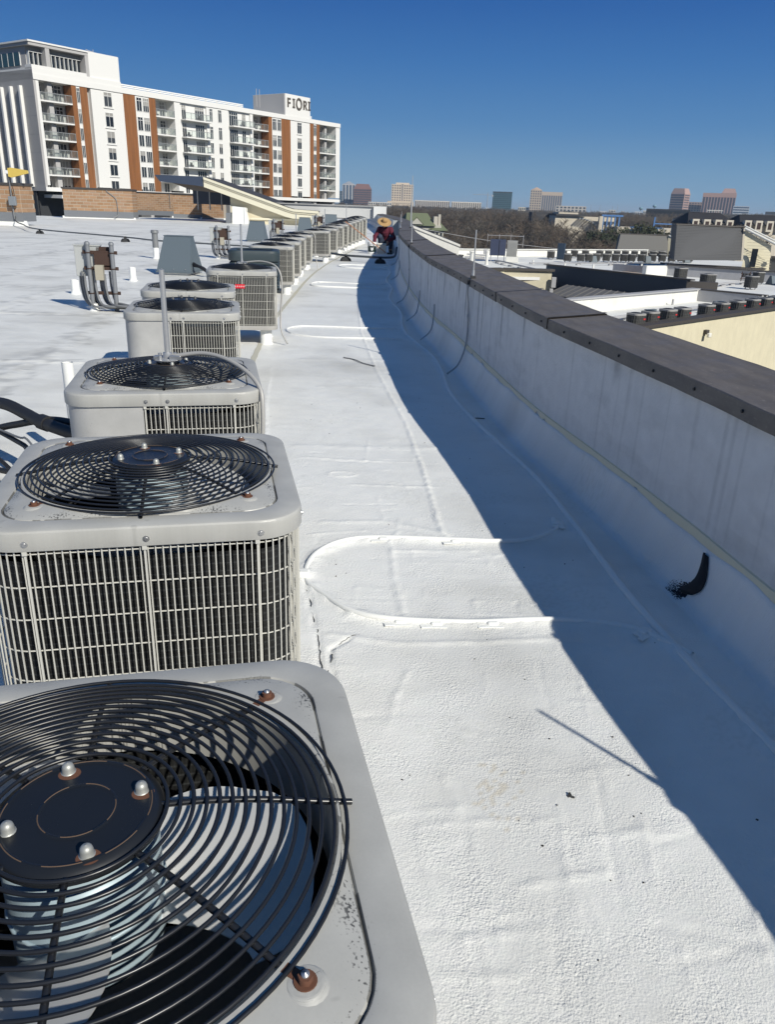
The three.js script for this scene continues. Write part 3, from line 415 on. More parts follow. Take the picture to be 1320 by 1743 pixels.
// the dark slate unit with a moulded top and louvred sides
{
  const t = thing('slate_condenser', 'dark slate green condenser with moulded lid and louvred sides among the grey ones', 'condenser', [-2.27, 0, -12.95], .14), D = mat(.035, .05, .056, .45), D2 = mat(.02, .027, .03, .5), r = (hw, q, y) => rring(hw, q, y, 64);
  mesh('lid', loft([r(.36, .12, .64), r(.395, .13, .64), r(.4, .13, .66), r(.4, .13, .76), r(.385, .13, .79), r(.34, .13, .8), r(.3, .14, .795), r(.27, .14, .75), circ(r(.27, .14, 0), .2, .74), circ(r(.27, .14, 0), .02, .74)], .5), D, t);
  const L = []; for (let k = 0; k < 9; k++) { const y = .24 + k * .045; L.push(loft([r(.375, .12, y), r(.39, .12, y - .006), r(.39, .12, y + .004), r(.37, .12, y + .028)], .4)); } mesh('louvre', L, D, t); mesh('body', loft([r(.355, .11, .2), r(.355, .11, .65)], 0), D2, t); mesh('base_pan', loft([r(.36, .12, .17), r(.39, .12, .17), r(.39, .12, .21), r(.1, .05, .21)], .5), D2, t);
  for (const [x, z] of [[-1, -1], [1, -1], [1, 1], [-1, 1]]) mesh('leg', rod([x * .25, -.01, z * .25], [x * .25, .17, z * .25], .07, .065, 14), coat, t);
  const g = []; for (let i = 0; i < 7; i++) { const q = new THREE.TorusGeometry(.05 + i * .03, .004, 4, 36); q.rotateX(Math.PI / 2); q.translate(0, .79, 0); g.push(q); } for (let k = 0; k < 6; k++) { const a = k * Math.PI / 3; g.push(rod([0, .785, 0], [Math.cos(a) * .27, .785, Math.sin(a) * .27], .004, .004, 5)); } mesh('fan_guard', g, M_blackwire, t);
}
// rods standing on fan guards, with their bonding cable over the lid edge
function fanRod(u, h, cable, label, label2) {
  const o = thing('fan_rod', label, 'lightning rod', u, 0, 'rods standing on condensers');
  mesh('rod', rod([0, 0, 0], [0, h, 0], .0115, .011, 14), M_alu, o); mesh('base_plate', [lathe([[0, 0], [.062, 0], [.062, .004], [.02, .006], [.018, .03], [0, .03]], 24), ...[0, 1, 2, 3].map(k => { const a = k * 1.57 + .5; return rod([Math.cos(a) * .045, .004, Math.sin(a) * .045], [Math.cos(a) * .045, .022, Math.sin(a) * .045], .008, .008, 6); })], M_alu, o); mesh('cable_clamp', [rbox(.05, .022, .03, .004, .04, .012, .02), rbox(.03, .018, .025, .004, -.035, .012, .03)], M_bolt, o);
  tag(mesh('bonding_cable', tube(cable, .0095, 70, 8), mat(.4, .39, .37, .55, .2)), label2, 'cable');
}
fanRod([-.97, .857, -3.32], .37, [[-.95, .872, -3.31], [-.8, .895, -3.28], [-.66, .875, -3.2], [-.545, .81, -3.1], [-.522, .7, -3.06], [-.535, .4, -3.06], [-.53, .02, -3.05]], 'upright metal rod bolted to the fan plate of the third condenser', 'pale bonding cable curving over the right edge of the third condenser');
fanRod([-1.74, .847, -9.1], .42, [[-1.72, .862, -9.1], [-1.5, .88, -9.06], [-1.33, .83, -8.98], [-1.27, .66, -8.94], [-1.29, .3, -8.92], [-1.27, .14, -8.86], [-1.2, .02, -8.8]], 'upright metal rod on the fan of the red badged condenser', 'pale bonding cable looping down beside the red badged condenser');
fanRod([-2.46, .847, -19.9], .42, [[-2.44, .862, -19.9], [-2.15, .88, -19.8], [-1.99, .78, -19.75], [-1.97, .4, -19.7], [-1.9, .02, -19.6]], 'upright metal rod on the last condenser before the gap', 'pale bonding cable looping down the condenser before the gap');
fanRod([-2.21, .87, -25], .5, [[-2.2, .885, -25], [-1.9, .89, -24.95], [-1.76, .7, -24.9], [-1.72, .3, -24.9], [-1.7, .02, -24.8]], 'upright metal rod on a far condenser after the gap', 'pale bonding cable looping down a far condenser after the gap');
fanRod([-1.94, .97, -31.1], .6, [[-1.93, .985, -31.1], [-1.7, 1.0, -31.05], [-1.52, .8, -31], [-1.5, .02, -31]], 'upright metal rod on a far condenser beside the worker', 'pale bonding cable looping down a far condenser beside the worker');
// ---------------------------------------------------------------- equipment on the left of the deck
const M_hood = mat(.10, .128, .15, .6), M_rustB = mat(.055, .03, .022, .85), M_gbox = mat(.4, .41, .4, .55), M_tan = mat(.36, .33, .26, .6), M_black = mat(.016, .016, .018, .6), M_conduit = mat(.2, .205, .21, .5, .2), M_post = mat(.2, .21, .225, .55, .2);
function rack(x, z, ry, h, label, group) {
  const t = thing('electrical_rack', label, 'electrical rack', [x, 0, z], ry, 'disconnect racks beside the condensers');
  for (const px of [-.02, .30]) mesh('post', [rod([px, -.01, 0], [px, h, 0], .032, .03, 14), lathe([[.036, 0], [.036, .025], [.02, .045], [0, .047]], 14).translate(px, h, 0)], M_post, t);
  for (const y of [h - .1, h - .31, .24]) mesh('strut', [bb(-.1, .36, y - .022, y + .022, -.06, -.03)], M_rustB, t);
  for (const px of [-.02, .30]) mesh('pipe_clamp', [h - .1, h - .31, .24].map(y => new THREE.TorusGeometry(.036, .007, 5, 18).rotateX(Math.PI / 2).translate(px, y, 0)), M_rustB, t);
  const b = mesh('disconnect_box', rbox(.34, .4, .12, .008, -.05, h - .22, -.13), M_gbox, t); mesh('lid', rbox(.36, .02, .14, .004, -.05, h - .012, -.13), M_gbox, b); mesh('plate', [bb(.05, .26, h - .27, h - .1, -.03, -.022)], M_rustB, t);
  mesh('disconnect_box', rbox(.11, .2, .1, .006, .12, h - .36, .03), M_tan, t); mesh('disconnect_box', rbox(.2, .26, .1, .006, .17, h - .16, -.12), M_rustB, t);
  for (let k = 0; k < 10; k++) { const x0 = -.18 + k * .045, z0 = -.1 + (k % 3) * .06, y0 = h - .38 + (k % 2) * .03; mesh('conduit', tube([[x0, y0, z0], [x0 + .005, .3, z0], [x0 + .05, .12, z0 + .02], [x0 + .2, .05 + k * .006, z0 + .06 + k * .015], [.62 + k * .03, .04 + (k % 3) * .02, .12 + k * .03 - .1]], .016, 30, 7), k === 3 ? M_black : M_conduit, t); }
  mesh('post_boot', lathe([[.09, 0], [.06, .02], [.045, .09], [.036, .1]], 14), coat, t); return t;
}
rack(-4.22, -11.1, .12, .88, 'rusty rack of electrical boxes and bent conduits standing left of the fourth condenser');
rack(-4.95, -22.5, .1, .82, 'far rack of electrical boxes standing left of the dark slate unit');
rack(-4.5, -30, .1, .9, 'farther rack of electrical boxes behind the second hood');
rack(-3.75, -38, .05, 1.0, 'farthest rack of electrical boxes close to the cream eave end');
function hood(x, z, w, h, ry, label) {
  const t = thing('vent_hood', label, 'vent hood', [x, 0, z], ry, 'tent shaped hoods on the deck');
  // sheet metal tent: narrow flat ridge, sloping front and back, closed trapezoid ends
  const p = [[-w * .52, 0, .44], [w * .52, 0, .44], [w * .52, 0, -.36], [-w * .52, 0, -.36]].map(q => [q[0], .06, q[2]]), q = [[-w * .40, h, .09], [w * .40, h, .09], [w * .40, h, -.09], [-w * .40, h, -.09]];
  const g = loft([p, q, q.map(a => [a[0] * .01, h + .003, a[2] * .01])], .2); mesh('shell', g, M_hood, t);
  mesh('ridge', rbox(w * .84, .02, .21, .006, 0, h, 0), M_hood, t); mesh('hem', [box(w * 1.06, .03, .012, 0, .06, .445), box(w * 1.06, .03, .012, 0, .06, -.365), box(.012, .03, .8, w * .53, .06, .04), box(.012, .03, .8, -w * .53, .06, .04)], M_hood, t);
  mesh('curb', bb(-w * .44, w * .44, -.01, .09, -.3, .38), coat, t); const s = []; for (const sx of [-.36, 0, .36]) s.push(rod([sx * w, .12, .42], [sx * w, .12, .432], .009, .009, 8)); mesh('screws', s, M_bolt, t); return t;
}
const hd = hood(-4.66, -17.4, .72, .77, -.1, 'blue grey sheet metal hood behind the fifth condenser, nearest of the hoods');
dup(hd, [-5.68, 0, -33.2], -.05, 'blue grey sheet metal hood left of the grey units, second from the camera');
dup(hd, [-5.1, 0, -45.2], 0, 'blue grey sheet metal hood behind the far condensers, third from the camera').scale.setScalar(1.02);
dup(hd, [-4.1, 0, -50.5], .05, 'blue grey sheet metal hood behind the far condensers, right of the farthest rack').scale.setScalar(1.2);
{ const m = []; for (let k = 0; k < 3; k++) m.push(tube([[-4.3, .2 + k * .02, -17.1], [-4.05, .17, -16.9 + k * .05], [-3.8, .05 + k * .01, -16.6], [-3.3, .03, -16.2 + k * .1]], .03, 20, 7)); tag(mesh('refrigerant_lines', m, M_black), 'bundle of black insulated lines leaving the nearest hood', 'pipes'); }
function ventPipe(x, z, r, h, label, m = coat) { const t = thing('vent_pipe', label, 'vent pipe', [x, 0, z], 0, 'vent pipes in the deck'); mesh('pipe', lathe([[r * 1.5, -.01], [r * 1.15, .02], [r * 1.02, .05], [r, .06], [r, h], [r * .86, h], [r * .86, h - .15], [0, h - .15]], 24), m, t); return t; }
ventPipe(-5.25, -13.05, .064, .22, 'white stub vent pipe standing in the shadow of the nearest rack');
ventPipe(-5.09, -15.5, .062, .25, 'white stub vent pipe between the nearest rack and the hood');
ventPipe(-1.845, -4.35, .032, .62, 'white vent pipe with an open dark top left of the third condenser');
{ const t = ventPipe(-6.42, -21.6, .075, .3, 'tall dark grey vent pipe with a cap left of the nearest hood'); mesh('riser', [rod([0, .28, 0], [0, .66, 0], .078, .078, 18), lathe([[.1, .64], [.1, .7], [.085, .72], [0, .72]], 20)], M_conduit, t); }
{ // black insulated lines running to the third unit
  const A = mesh('insulated_pipe', [tube([[-3.4, .17, -5.35], [-2.75, .27, -4.75], [-2.24, .385, -4.3], [-2.0, .38, -4.1], [-1.84, .375, -3.95], [-1.55, .39, -3.7], [-1.25, .4, -3.52]], .033, 60, 12), rod([-1.86, .376, -3.97], [-1.80, .378, -3.92], .042, .042, 12)], M_black); tag(A, 'thick black insulated pipe entering the third condenser from the left', 'pipe');
  const sp = (pts, r, l, c = M_black) => tag(mesh('refrigerant_line', tube(pts, r, 50, 7), c), l, 'pipe', 'lines left of the third condenser');
  sp([[-3.2, .02, -5.0], [-2.6, .12, -4.55], [-2.1, .3, -4.15], [-1.75, .4, -3.92], [-1.28, .42, -3.6]], .02, 'thinner black line rising above the thick pipe to the third condenser');
  sp([[-3.2, .05, -5.1], [-2.5, .2, -4.5], [-2.0, .24, -4.0], [-1.8, .25, -3.75], [-1.3, .28, -3.45]], .014, 'slim dark line sagging below the thick pipe to the third condenser');
  sp([[-3.1, .02, -4.7], [-2.5, .04, -4.3], [-2.1, .1, -3.95], [-1.7, .2, -3.6], [-1.3, .22, -3.4]], .016, 'black line lying lowest beside the third condenser');
  sp([[-3.0, .03, -4.5], [-2.45, .1, -4.1], [-2.12, .2, -3.9], [-1.85, .16, -3.66], [-1.55, .12, -3.5], [-1.3, .16, -3.38]], .011, 'slack dark line drooping between the others beside the third condenser');
  sp([[-2.9, .02, -4.25], [-2.4, .03, -4.0], [-2.1, .02, -3.75], [-1.8, .05, -3.5], [-1.35, .14, -3.35]], .009, 'thin dark cord lying on the deck in front of the lines', M_conduit);
  sp([[-3.1, .1, -4.9], [-2.4, .24, -4.35], [-2.02, .27, -4.02], [-1.92, .3, -3.9], [-1.72, .26, -3.7], [-1.3, .22, -3.5]], .006, 'thin pale wire looping among the black lines of the third condenser', M_conduit);
}
// long conduits on support blocks
const M_block = mat(.025, .026, .028, .85);
function block(x, z, ry, label) { const t = thing('support_block', label, 'support block', [x, deckY(x, z) - .004, z], ry, 'rubber blocks under the conduits'); mesh('foot', vprism([[-.15, 0], [.15, 0], [.13, .07], [.08, .12], [-.08, .12], [-.13, .07]], .16).translate(0, 0, -.08), M_block, t); mesh('strap', rbox(.08, .09, .06, .01, 0, .15, 0), M_block, t); return t; }
const CND = [[-19.05, 1.5, -40.9], [-19.05, .5, -40.9], [-18.6, .25, -39.9], [-17.1, .2, -37.3], [-14.6, .17, -33.3], [-9.8, .16, -29.4], [-8.2, .16, -27.8], [-5.9, .16, -26.7], [-3.2, .14, -25.8]];
tag(mesh('roof_conduit', tube(CND, .026, 120, 8), mat(.11, .12, .125, .5, .3)), 'long thin dark conduit crossing the left deck from the brick wall', 'conduit');
block(-14.6, -33.3, .6, 'dark rubber block under the left conduit nearest the brick wall'); block(-9.8, -29.35, .6, 'dark rubber block under the left conduit midway across the deck');
tag(mesh('roof_conduit', tube([[-2.9, .16, -24.9], [-1.95, .16, -23.9], [-1.47, .16, -23.2], [-.9, .16, -22.9], [-.45, .16, -22.75], [-.12, .17, -22.9], [-.03, .22, -23.3], [.0, .4, -23.6]], .03, 70, 8), mat(.09, .1, .11, .5, .3)), 'thick grey conduit crossing the walkway and bending up the parapet in front of the worker', 'conduit');
block(-1.45, -23.2, .3, 'dark rubber block under the walkway conduit in the sun'); block(-.45, -22.75, .2, 'dark rubber block under the walkway conduit in the parapet shadow');
{ const o = thing('junction_box', 'pale grey junction box fixed to the parapet behind the worker', 'junction box', [-.02, .62, -36.5]); mesh('box', rbox(.4, .62, .2, .02), M_gbox, o); mesh('nipple', rod([-.05, -.3, 0], [-.05, -.55, 0], .03, .03, 8), M_galv, o); }

// ---------------------------------------------------------------- brick screen walls
const BR = [[.33, .20, .115], [.29, .175, .10], [.37, .225, .13], [.31, .18, .095], [.345, .215, .135]].map(c => mat(c[0], c[1], c[2], .9)), M_mortar = mat(.42, .36, .28, .95), M_coping = mat(.055, .05, .047, .6), M_flash = mat(.17, .18, .195, .7);
function brickWall(label, x, z, ry, w, y0, y1, d, rowH, bw, end) {
  const t = thing('brick_wall', label, 'brick wall', [x, 0, z], ry), h = y1 - y0;
  mesh('core', bb(0, w, y0, y1, -d, -.012), M_mortar, t); mesh('coping', [rbox(w + .12, .12, d + .12, .015, w / 2, y1 + .06, -d / 2)], M_coping, t); mesh('base_flashing', [bb(-.02, w + .02, y0 - .42, y0, -d, .02)], M_flash, t); mesh('kerb', [vprism([[0, 0], [.22, 0], [.12, .12], [.06, Math.max(.14, y0 - .38)], [0, Math.max(.14, y0 - .38)]], w + .3).rotateY(-Math.PI / 2).rotateY(Math.PI).translate(-.15, 0, 0)], coat, t);
  const G = new THREE.BoxGeometry(bw - .035, rowH - .03, .05), GH = new THREE.BoxGeometry(bw / 2 - .035, rowH - .03, .05), n = Math.round(h / rowH);
  for (let r = 0; r < n; r++) { const y = y0 + (r + .5) * h / n; let s = (r % 2) ? -bw / 2 : 0; for (; s < w - .01; s += bw) { const a = Math.max(0, s), b = Math.min(w, s + bw); if (b - a < bw * .3) continue; const m = mesh('brick', b - a < bw * .75 ? GH : G, BR[Math.floor(rnd() * 5)], t); m.position.set((a + b) / 2, y, -.024 + rr(-.004, .004)); } 
    if (end) { let q = (r % 2) ? -bw / 2 : 0; for (; q < d - .01; q += bw) { const a = Math.max(0, q), b = Math.min(d, q + bw); if (b - a < bw * .3) continue; const m = mesh('brick', b - a < bw * .75 ? GH : G, BR[Math.floor(rnd() * 5)], t); m.rotation.y = Math.PI / 2; m.position.set(w - .014, y, -(a + b) / 2); } } }
  return t;
}
{ const b1 = brickWall('tan brick screen wall at the far left edge carrying the yellow aerial', -22.4, -40.9, -.02, 3.75, .62, 1.86, 1.4, .2, .5, true);
  const b2 = brickWall('tan brick screen wall right of the dark opening, second from the left', -23.75, -58.6, .12, 4.75, .5, 1.92, 1.8, .19, .46, true); mesh('drain_cable', tube([[3.0, 1.98, .02], [3.1, 1.8, .03], [3.6, 1.4, .03], [3.7, .9, .03], [3.7, .3, .1], [3.4, .1, .3]], .03, 40, 6), M_conduit, b2);
  const b3 = brickWall('long tan brick screen wall standing behind the gap, third from the left', -27.3, -84, .12, 5.4, .3, 1.95, 2, .18, .46, false); mesh('drain_cable', tube([[4.0, 2.0, .03], [4.02, 1.2, .03], [4.0, .6, .04]], .03, 20, 6), M_conduit, b3);
  brickWall('tan brick screen wall partly under the dark canopy', -19.2, -70.5, .08, 3.3, .3, 1.84, 2, .19, .46, false);
  brickWall('short taller end of the brick wall just left of the canopy post', -16.35, -68.8, .08, 1.75, .1, 1.76, 2, .19, .46, false); }
{ // aerial on its pole
  const t = thing('aerial', 'yellow wedge shaped aerial on a grey pole with a box at the far left', 'aerial', [-19.05, 0, -40.75]); mesh('pole', rod([0, .3, 0], [0, 2.5, 0], .035, .03, 10), M_conduit, t); mesh('cable', tube([[.02, 2.3, .05], [.12, 1.9, .08], [.2, 1.5, .1], [.12, 1.1, .1], [.02, .9, .08]], .016, 30, 6), M_black, t); mesh('junction_box', rbox(.34, .42, .18, .02, .08, 1.15, .12), mat(.2, .22, .24, .5), t);
  mesh('radome', [vprism([[0, .2], [.15, .235], [1.0, .13], [1.02, .0], [.15, -.21], [0, -.17]], .09).rotateY(-.1).translate(.04, 2.42, .02)], mat(.62, .45, .10, .5), t); mesh('bracket', rbox(.2, .16, .12, .02, -.02, 2.45, .05), mat(.7, .7, .7, .4), t); }
// ---------------------------------------------------------------- canopy building with the sloping cream eave
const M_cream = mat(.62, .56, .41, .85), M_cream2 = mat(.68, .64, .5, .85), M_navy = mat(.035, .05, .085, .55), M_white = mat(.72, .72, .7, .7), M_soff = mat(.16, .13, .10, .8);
{
  const t = thing('canopy_building', 'cream block with a dark fronted canopy and long sloping cream eave', 'building', [0, 0, -60]);
  // cream eave: slopes down to the right then runs level
  const up = [[-13.95, 3.0], [-8.0, 1.18], [-7.55, 1.07], [-5.75, .99]], dn = [[-5.75, .42], [-7.6, .45], [-8.1, .55], [-13.95, 2.36]];
  mesh('eave', vprism([...up, ...dn], .35), M_cream2, t); mesh('eave_trim', vprism([...up.map(p => [p[0], p[1] + .02]), ...up.slice().reverse().map(p => [p[0], p[1] - .14])], .06).translate(0, 0, .36), M_cream2, t); mesh('eave_band', vprism([...up.map(p => [p[0], p[1] - .25]), ...up.slice().reverse().map(p => [p[0], p[1] - .29])], .03).translate(0, 0, .352), mat(.3, .27, .2, .8), t);
  mesh('roof', vprism([...up.map(p => [p[0], p[1] + .03]), ...up.slice().reverse().map(p => [p[0], p[1] - .02])], 6).translate(0, 0, -6.1), M_coping, t);
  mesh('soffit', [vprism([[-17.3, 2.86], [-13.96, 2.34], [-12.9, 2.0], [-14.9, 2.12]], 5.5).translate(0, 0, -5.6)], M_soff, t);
  mesh('fascia', [vprism([[-17.45, 3.06], [-13.97, 3.03], [-13.97, 2.4], [-17.1, 2.62]], .3).translate(0, 0, -.02)], M_navy, t);
  mesh('wall', [vprism([[-12.2, -.1], [-5.9, -.1], [-5.9, .6], [-8.0, .6], [-12.2, 1.85]], 4).translate(0, 0, -4.2)], M_cream, t);
  mesh('wall', [bb(-15.6, -12.25, 1.2, 2.3, -6, -3)], M_navy, t); mesh('post', [-15.1, -14.2, -13.3, -12.6].map(x => rod([x, .8, -2.4], [x, 2.3, -2.4], .05, .05, 8)), M_galv, t);
  mesh('base_trim', [bb(-12.25, -5.8, .28, .42, -.18, -.1)], M_cream2, t); mesh('pier', [bb(-11.0, -10.9, .0, 1.05, .2, 1.0), vprism([[-11.9, 0], [-10.75, 0], [-10.95, 1.08], [-11.85, 1.15]], .7).translate(0, 0, .25)], coat, t); mesh('plinth', bb(-12.3, -11.95, 0, .7, -.1, 1.1), M_flash, t);
}
{ const t = thing('roof_kerb_wall', 'low white parapet strip beyond the far condensers, its sunlit end coloured brighter', 'wall', [0, 0, 0]); mesh('wall', [wallLine([-9.5, -60.5], [-1.45, -61.2], .6, 1.42, .4).translate(0, .0, 0)], mat(.5, .5, .49, .8), t); mesh('sunlit_end_block', [bb(-1.8, -.86, .6, 1.46, -61.6, -60.85)], M_white, t); mesh('coping', [wallLine([-9.5, -60.4], [-.8, -61.1], 1.42, 1.5, .6)], mat(.3, .3, .3, .7), t); }  // end block coloured whiter than the wall for its sunlit face
// ---------------------------------------------------------------- the crouching worker
function field(res, center, half, sdf) {            // marching cubes over a distance field
  const mc = new MarchingCubes(res, new THREE.MeshStandardMaterial(), false, false, 200000); mc.isolation = 0; let i = 0;
  for (let z = 0; z < res; z++) for (let y = 0; y < res; y++) for (let x = 0; x < res; x++) { const p = [center[0] + ((x - res / 2) / (res / 2)) * half, center[1] + ((y - res / 2) / (res / 2)) * half, center[2] + ((z - res / 2) / (res / 2)) * half]; mc.field[i++] = -sdf(p); }
  mc.update(); const n = mc.count, pa = mc.positionArray.slice(0, n * 3), na = mc.normalArray.slice(0, n * 3); for (let k = 0; k < n * 3; k++) pa[k] = pa[k] * half + center[k % 3];
  const g = new THREE.BufferGeometry(); g.setAttribute('position', new THREE.BufferAttribute(new Float32Array(pa), 3)); g.setAttribute('normal', new THREE.BufferAttribute(new Float32Array(na), 3)); return g;
}
const smin = (a, b, k) => { const h = Math.max(k - Math.abs(a - b), 0) / k; return Math.min(a, b) - h * h * k * .25; };
const cap = (p, a, b, ra, rb) => { const ax = p[0] - a[0], ay = p[1] - a[1], az = p[2] - a[2], bx = b[0] - a[0], by = b[1] - a[1], bz = b[2] - a[2], t = clamp((ax * bx + ay * by + az * bz) / (bx * bx + by * by + bz * bz), 0, 1); return Math.hypot(ax - t * bx, ay - t * by, az - t * bz) - lerp(ra, rb, t); };
const chain = (bones, grow = 0, k = .05) => p => { let d = 1e9; for (const [a, b, ra, rb] of bones) d = smin(d, cap(p, a, b, ra + grow, rb + grow), k); return d; };
{
  const t = thing('person', 'crouching person in straw hat, maroon long sleeved shirt and dark trousers stirring a bucket', 'person', [-.42, 0, -28.35], 0);
  const hipL = [.1, .33, -.2], hipR = [-.1, .33, -.2], kneeL = [.24, .5, .17], kneeR = [-.17, .52, .2], ankL = [.2, .1, -.02], ankR = [-.15, .1, .0], pel = [0, .36, -.22], chest = [.0, .68, -.02], neck = [-.01, .84, .1], head = [-.03, .93, .17];
  const shL = [.19, .76, .04], shR = [-.19, .76, .04], elL = [.3, .5, .16], elR = [-.34, .52, .14], wrL = [.1, .37, .36], wrR = [-.36, .33, .32];
  const finger = (w, dir, s) => { const out = []; for (let f = 0; f < 4; f++) { const o = (f - 1.5) * .02, b = [w[0] + dir[0] * .08 + o * s, w[1] + dir[1] * .08, w[2] + dir[2] * .08], m = [b[0] + dir[0] * .035, b[1] + dir[1] * .035 - .012, b[2] + dir[2] * .035], e = [m[0] + dir[0] * .01, m[1] - .028 - (f === 3 ? -.006 : 0), m[2] + dir[2] * .012]; out.push([b, m, .0095, .009], [m, e, .009, .008]); } out.push([[w[0] + .02 * s + dir[0] * .03, w[1], w[2] + dir[2] * .03], [w[0] + .045 * s + dir[0] * .06, w[1] - .01, w[2] + dir[2] * .06], .011, .009]); return out; };
  const dL = [-.15, -.35, .92], dR = [-.1, -.5, .86];
  const bones = [[pel, chest, .13, .14], [chest, neck, .13, .055], [neck, head, .055, .07], [head, [head[0], head[1] + .07, head[2] + .02], .085, .088], [hipL, kneeL, .09, .06], [kneeL, ankL, .058, .04], [hipR, kneeR, .09, .06], [kneeR, ankR, .058, .04], [ankL, [.22, .045, .16], .042, .036], [ankR, [-.17, .045, .18], .042, .036], [shL, elL, .055, .042], [elL, wrL, .042, .028], [shR, elR, .055, .042], [elR, wrR, .042, .028], [chest, shL, .1, .06], [chest, shR, .1, .06], [wrL, [wrL[0] + dL[0] * .07, wrL[1] + dL[1] * .07, wrL[2] + dL[2] * .07], .03, .034], [wrR, [wrR[0] + dR[0] * .07, wrR[1] + dR[1] * .07, wrR[2] + dR[2] * .07], .03, .034], [[head[0], head[1] + .01, head[2] + .08], [head[0], head[1] - .01, head[2] + .105], .012, .016], [[head[0], head[1] - .05, head[2] + .05], [head[0], head[1] - .06, head[2] + .06], .04, .035]];
  const M_skin = mat(.36, .19, .12, .6), M_shirt = mat(.10, .012, .028, .9), M_jean = mat(.035, .05, .085, .9), M_boot = mat(.03, .022, .018, .7);
  const skin = (() => { const b = chain(bones, 0, .04), l = chain(finger(wrL, dL, 1), 0, .006), r = chain(finger(wrR, dR, -1), 0, .006); return p => { let d = b(p); d = smin(d, l(p), .012); return smin(d, r(p), .012); }; })();
  mesh('body', field(104, [0, .52, 0], .62, skin), M_skin, t);
  mesh('shirt', field(60, [0, .52, 0], .62, p => { const w = .008 * N1(p[0] * 14, p[1] * 16 + p[2] * 9); return Math.max(chain([bones[0], [chest, [neck[0], neck[1] - .06, neck[2] - .02], .14, .08], bones[10], [elL, [lerp(elL[0], wrL[0], .88), lerp(elL[1], wrL[1], .88), lerp(elL[2], wrL[2], .88)], .045, .036], bones[12], [elR, [lerp(elR[0], wrR[0], .88), lerp(elR[1], wrR[1], .88), lerp(elR[2], wrR[2], .88)], .045, .036], bones[14], bones[15]], .022, .06)(p) + w, .36 - p[1] - .2 * (p[2] > .1 ? 1 : 0)); }), M_shirt, t);
  mesh('trousers', field(60, [0, .42, 0], .62, p => chain([[pel, [0, .44, -.16], .14, .13], bones[4], [kneeL, [ankL[0], ankL[1] + .03, ankL[2]], .058, .045], bones[6], [kneeR, [ankR[0], ankR[1] + .03, ankR[2]], .058, .045]], .02, .04)(p) + .006 * N2(p[0] * 16, p[1] * 18)), M_jean, t);
  mesh('boot', field(34, [.21, .09, .08], .22, p => Math.max(chain([[[.2, .14, -.02], [.2, .06, -.02], .05, .052], [[.2, .055, -.04], [.225, .05, .18], .05, .045]], 0, .03)(p), .004 - p[1])), M_boot, t); mesh('boot', field(34, [-.16, .09, .1], .22, p => Math.max(chain([[[-.15, .14, 0], [-.15, .06, 0], .05, .052], [[-.15, .055, -.02], [-.17, .05, .2], .05, .045]], 0, .03)(p), .004 - p[1])), M_boot, t);
  const straw = mat(1, 1, 1, .85, 0, { map: tex(256, 128, (u, v) => { const s = .78 + .22 * Math.sin(v * 6.283 * 22) + .15 * N1.fbm(u * 40, v * 10, 40, 2); return [.50 * s, .315 * s, .135 * s]; }) });
  const hat = mesh('straw_hat', [lathe([[.26, -.012], [.263, -.006], [.255, .004], [.2, .0], [.15, .002], [.112, .012], [.104, .035], [.098, .08], [.085, .118], [.05, .134], [0, .132], [0, .126], [.08, .11], [.094, .03], [.11, .0], [.2, -.01], [.255, -.012]], 40)], straw, t); hat.scale.setScalar(.9); hat.position.set(head[0], head[1] + .075, head[2] + .03); hat.rotation.set(.62, 0, -.12);
  const band = mesh('hat_band', lathe([[.107, .012], [.107, .034], [.103, .036]], 30), mat(.05, .03, .02, .8), hat);
  mesh('hair', field(28, [head[0], head[1] + .05, head[2] - .02], .14, p => Math.max(cap(p, [head[0], head[1] + .02, head[2] - .02], [head[0], head[1] + .07, head[2]], .09, .094), p[2] - head[2] - .02)), mat(.012, .01, .009, .7), t);
  mesh('eyes', [[-.03], [.03]].map(([x]) => new THREE.SphereGeometry(.011, 10, 8).translate(head[0] + x, head[1] + .035, head[2] + .083)), mat(.05, .04, .04, .3), t);
}
{ const t = thing('paint_bucket', 'white bucket with a dark label standing in front of the crouching person', 'bucket', [-.83, 0, -27.45]); mesh('pail', lathe([[0, .004], [.13, .004], [.136, .012], [.15, .3], [.158, .3], [.158, .318], [.151, .32], [.152, .37], [.147, .37], [.147, .31], [.13, .02], [0, .02]], 36), mat(.75, .75, .74, .35), t);
  mesh('label', new THREE.CylinderGeometry(.1498, .141, .19, 30, 1, true, -1.25, 2.5).translate(0, .155, 0), mat(.012, .03, .03, .5), t); const e = new THREE.CylinderGeometry(.1515, .1475, .065, 16, 1, true, -.32, .64).translate(0, .165, 0), e2 = new THREE.CylinderGeometry(.1485, .146, .04, 10, 1, true, -.15, .3).translate(0, .12, 0); mesh('emblem', [e, e2], mat(.75, .75, .75, .5), t); mesh('handle', tube([[-.155, .3, 0], [-.13, .24, .11], [0, .2, .165], [.13, .24, .11], [.155, .3, 0]], .004, 24, 5), M_bolt, t); mesh('coating', new THREE.CylinderGeometry(.14, .14, .01, 24).translate(0, .29, 0), mat(.8, .8, .8, .3), t); }
{ const t = thing('paint_box', 'pale carton on the deck right of the white bucket', 'carton', [-.52, 0, -27.75], .1); mesh('carton', rbox(.3, .3, .3, .01, 0, .15, 0), mat(.66, .62, .54, .8), t); mesh('flap', [box(.3, .006, .12, 0, .31, .13, 0, 0, .3)], mat(.68, .64, .56, .8), t); }
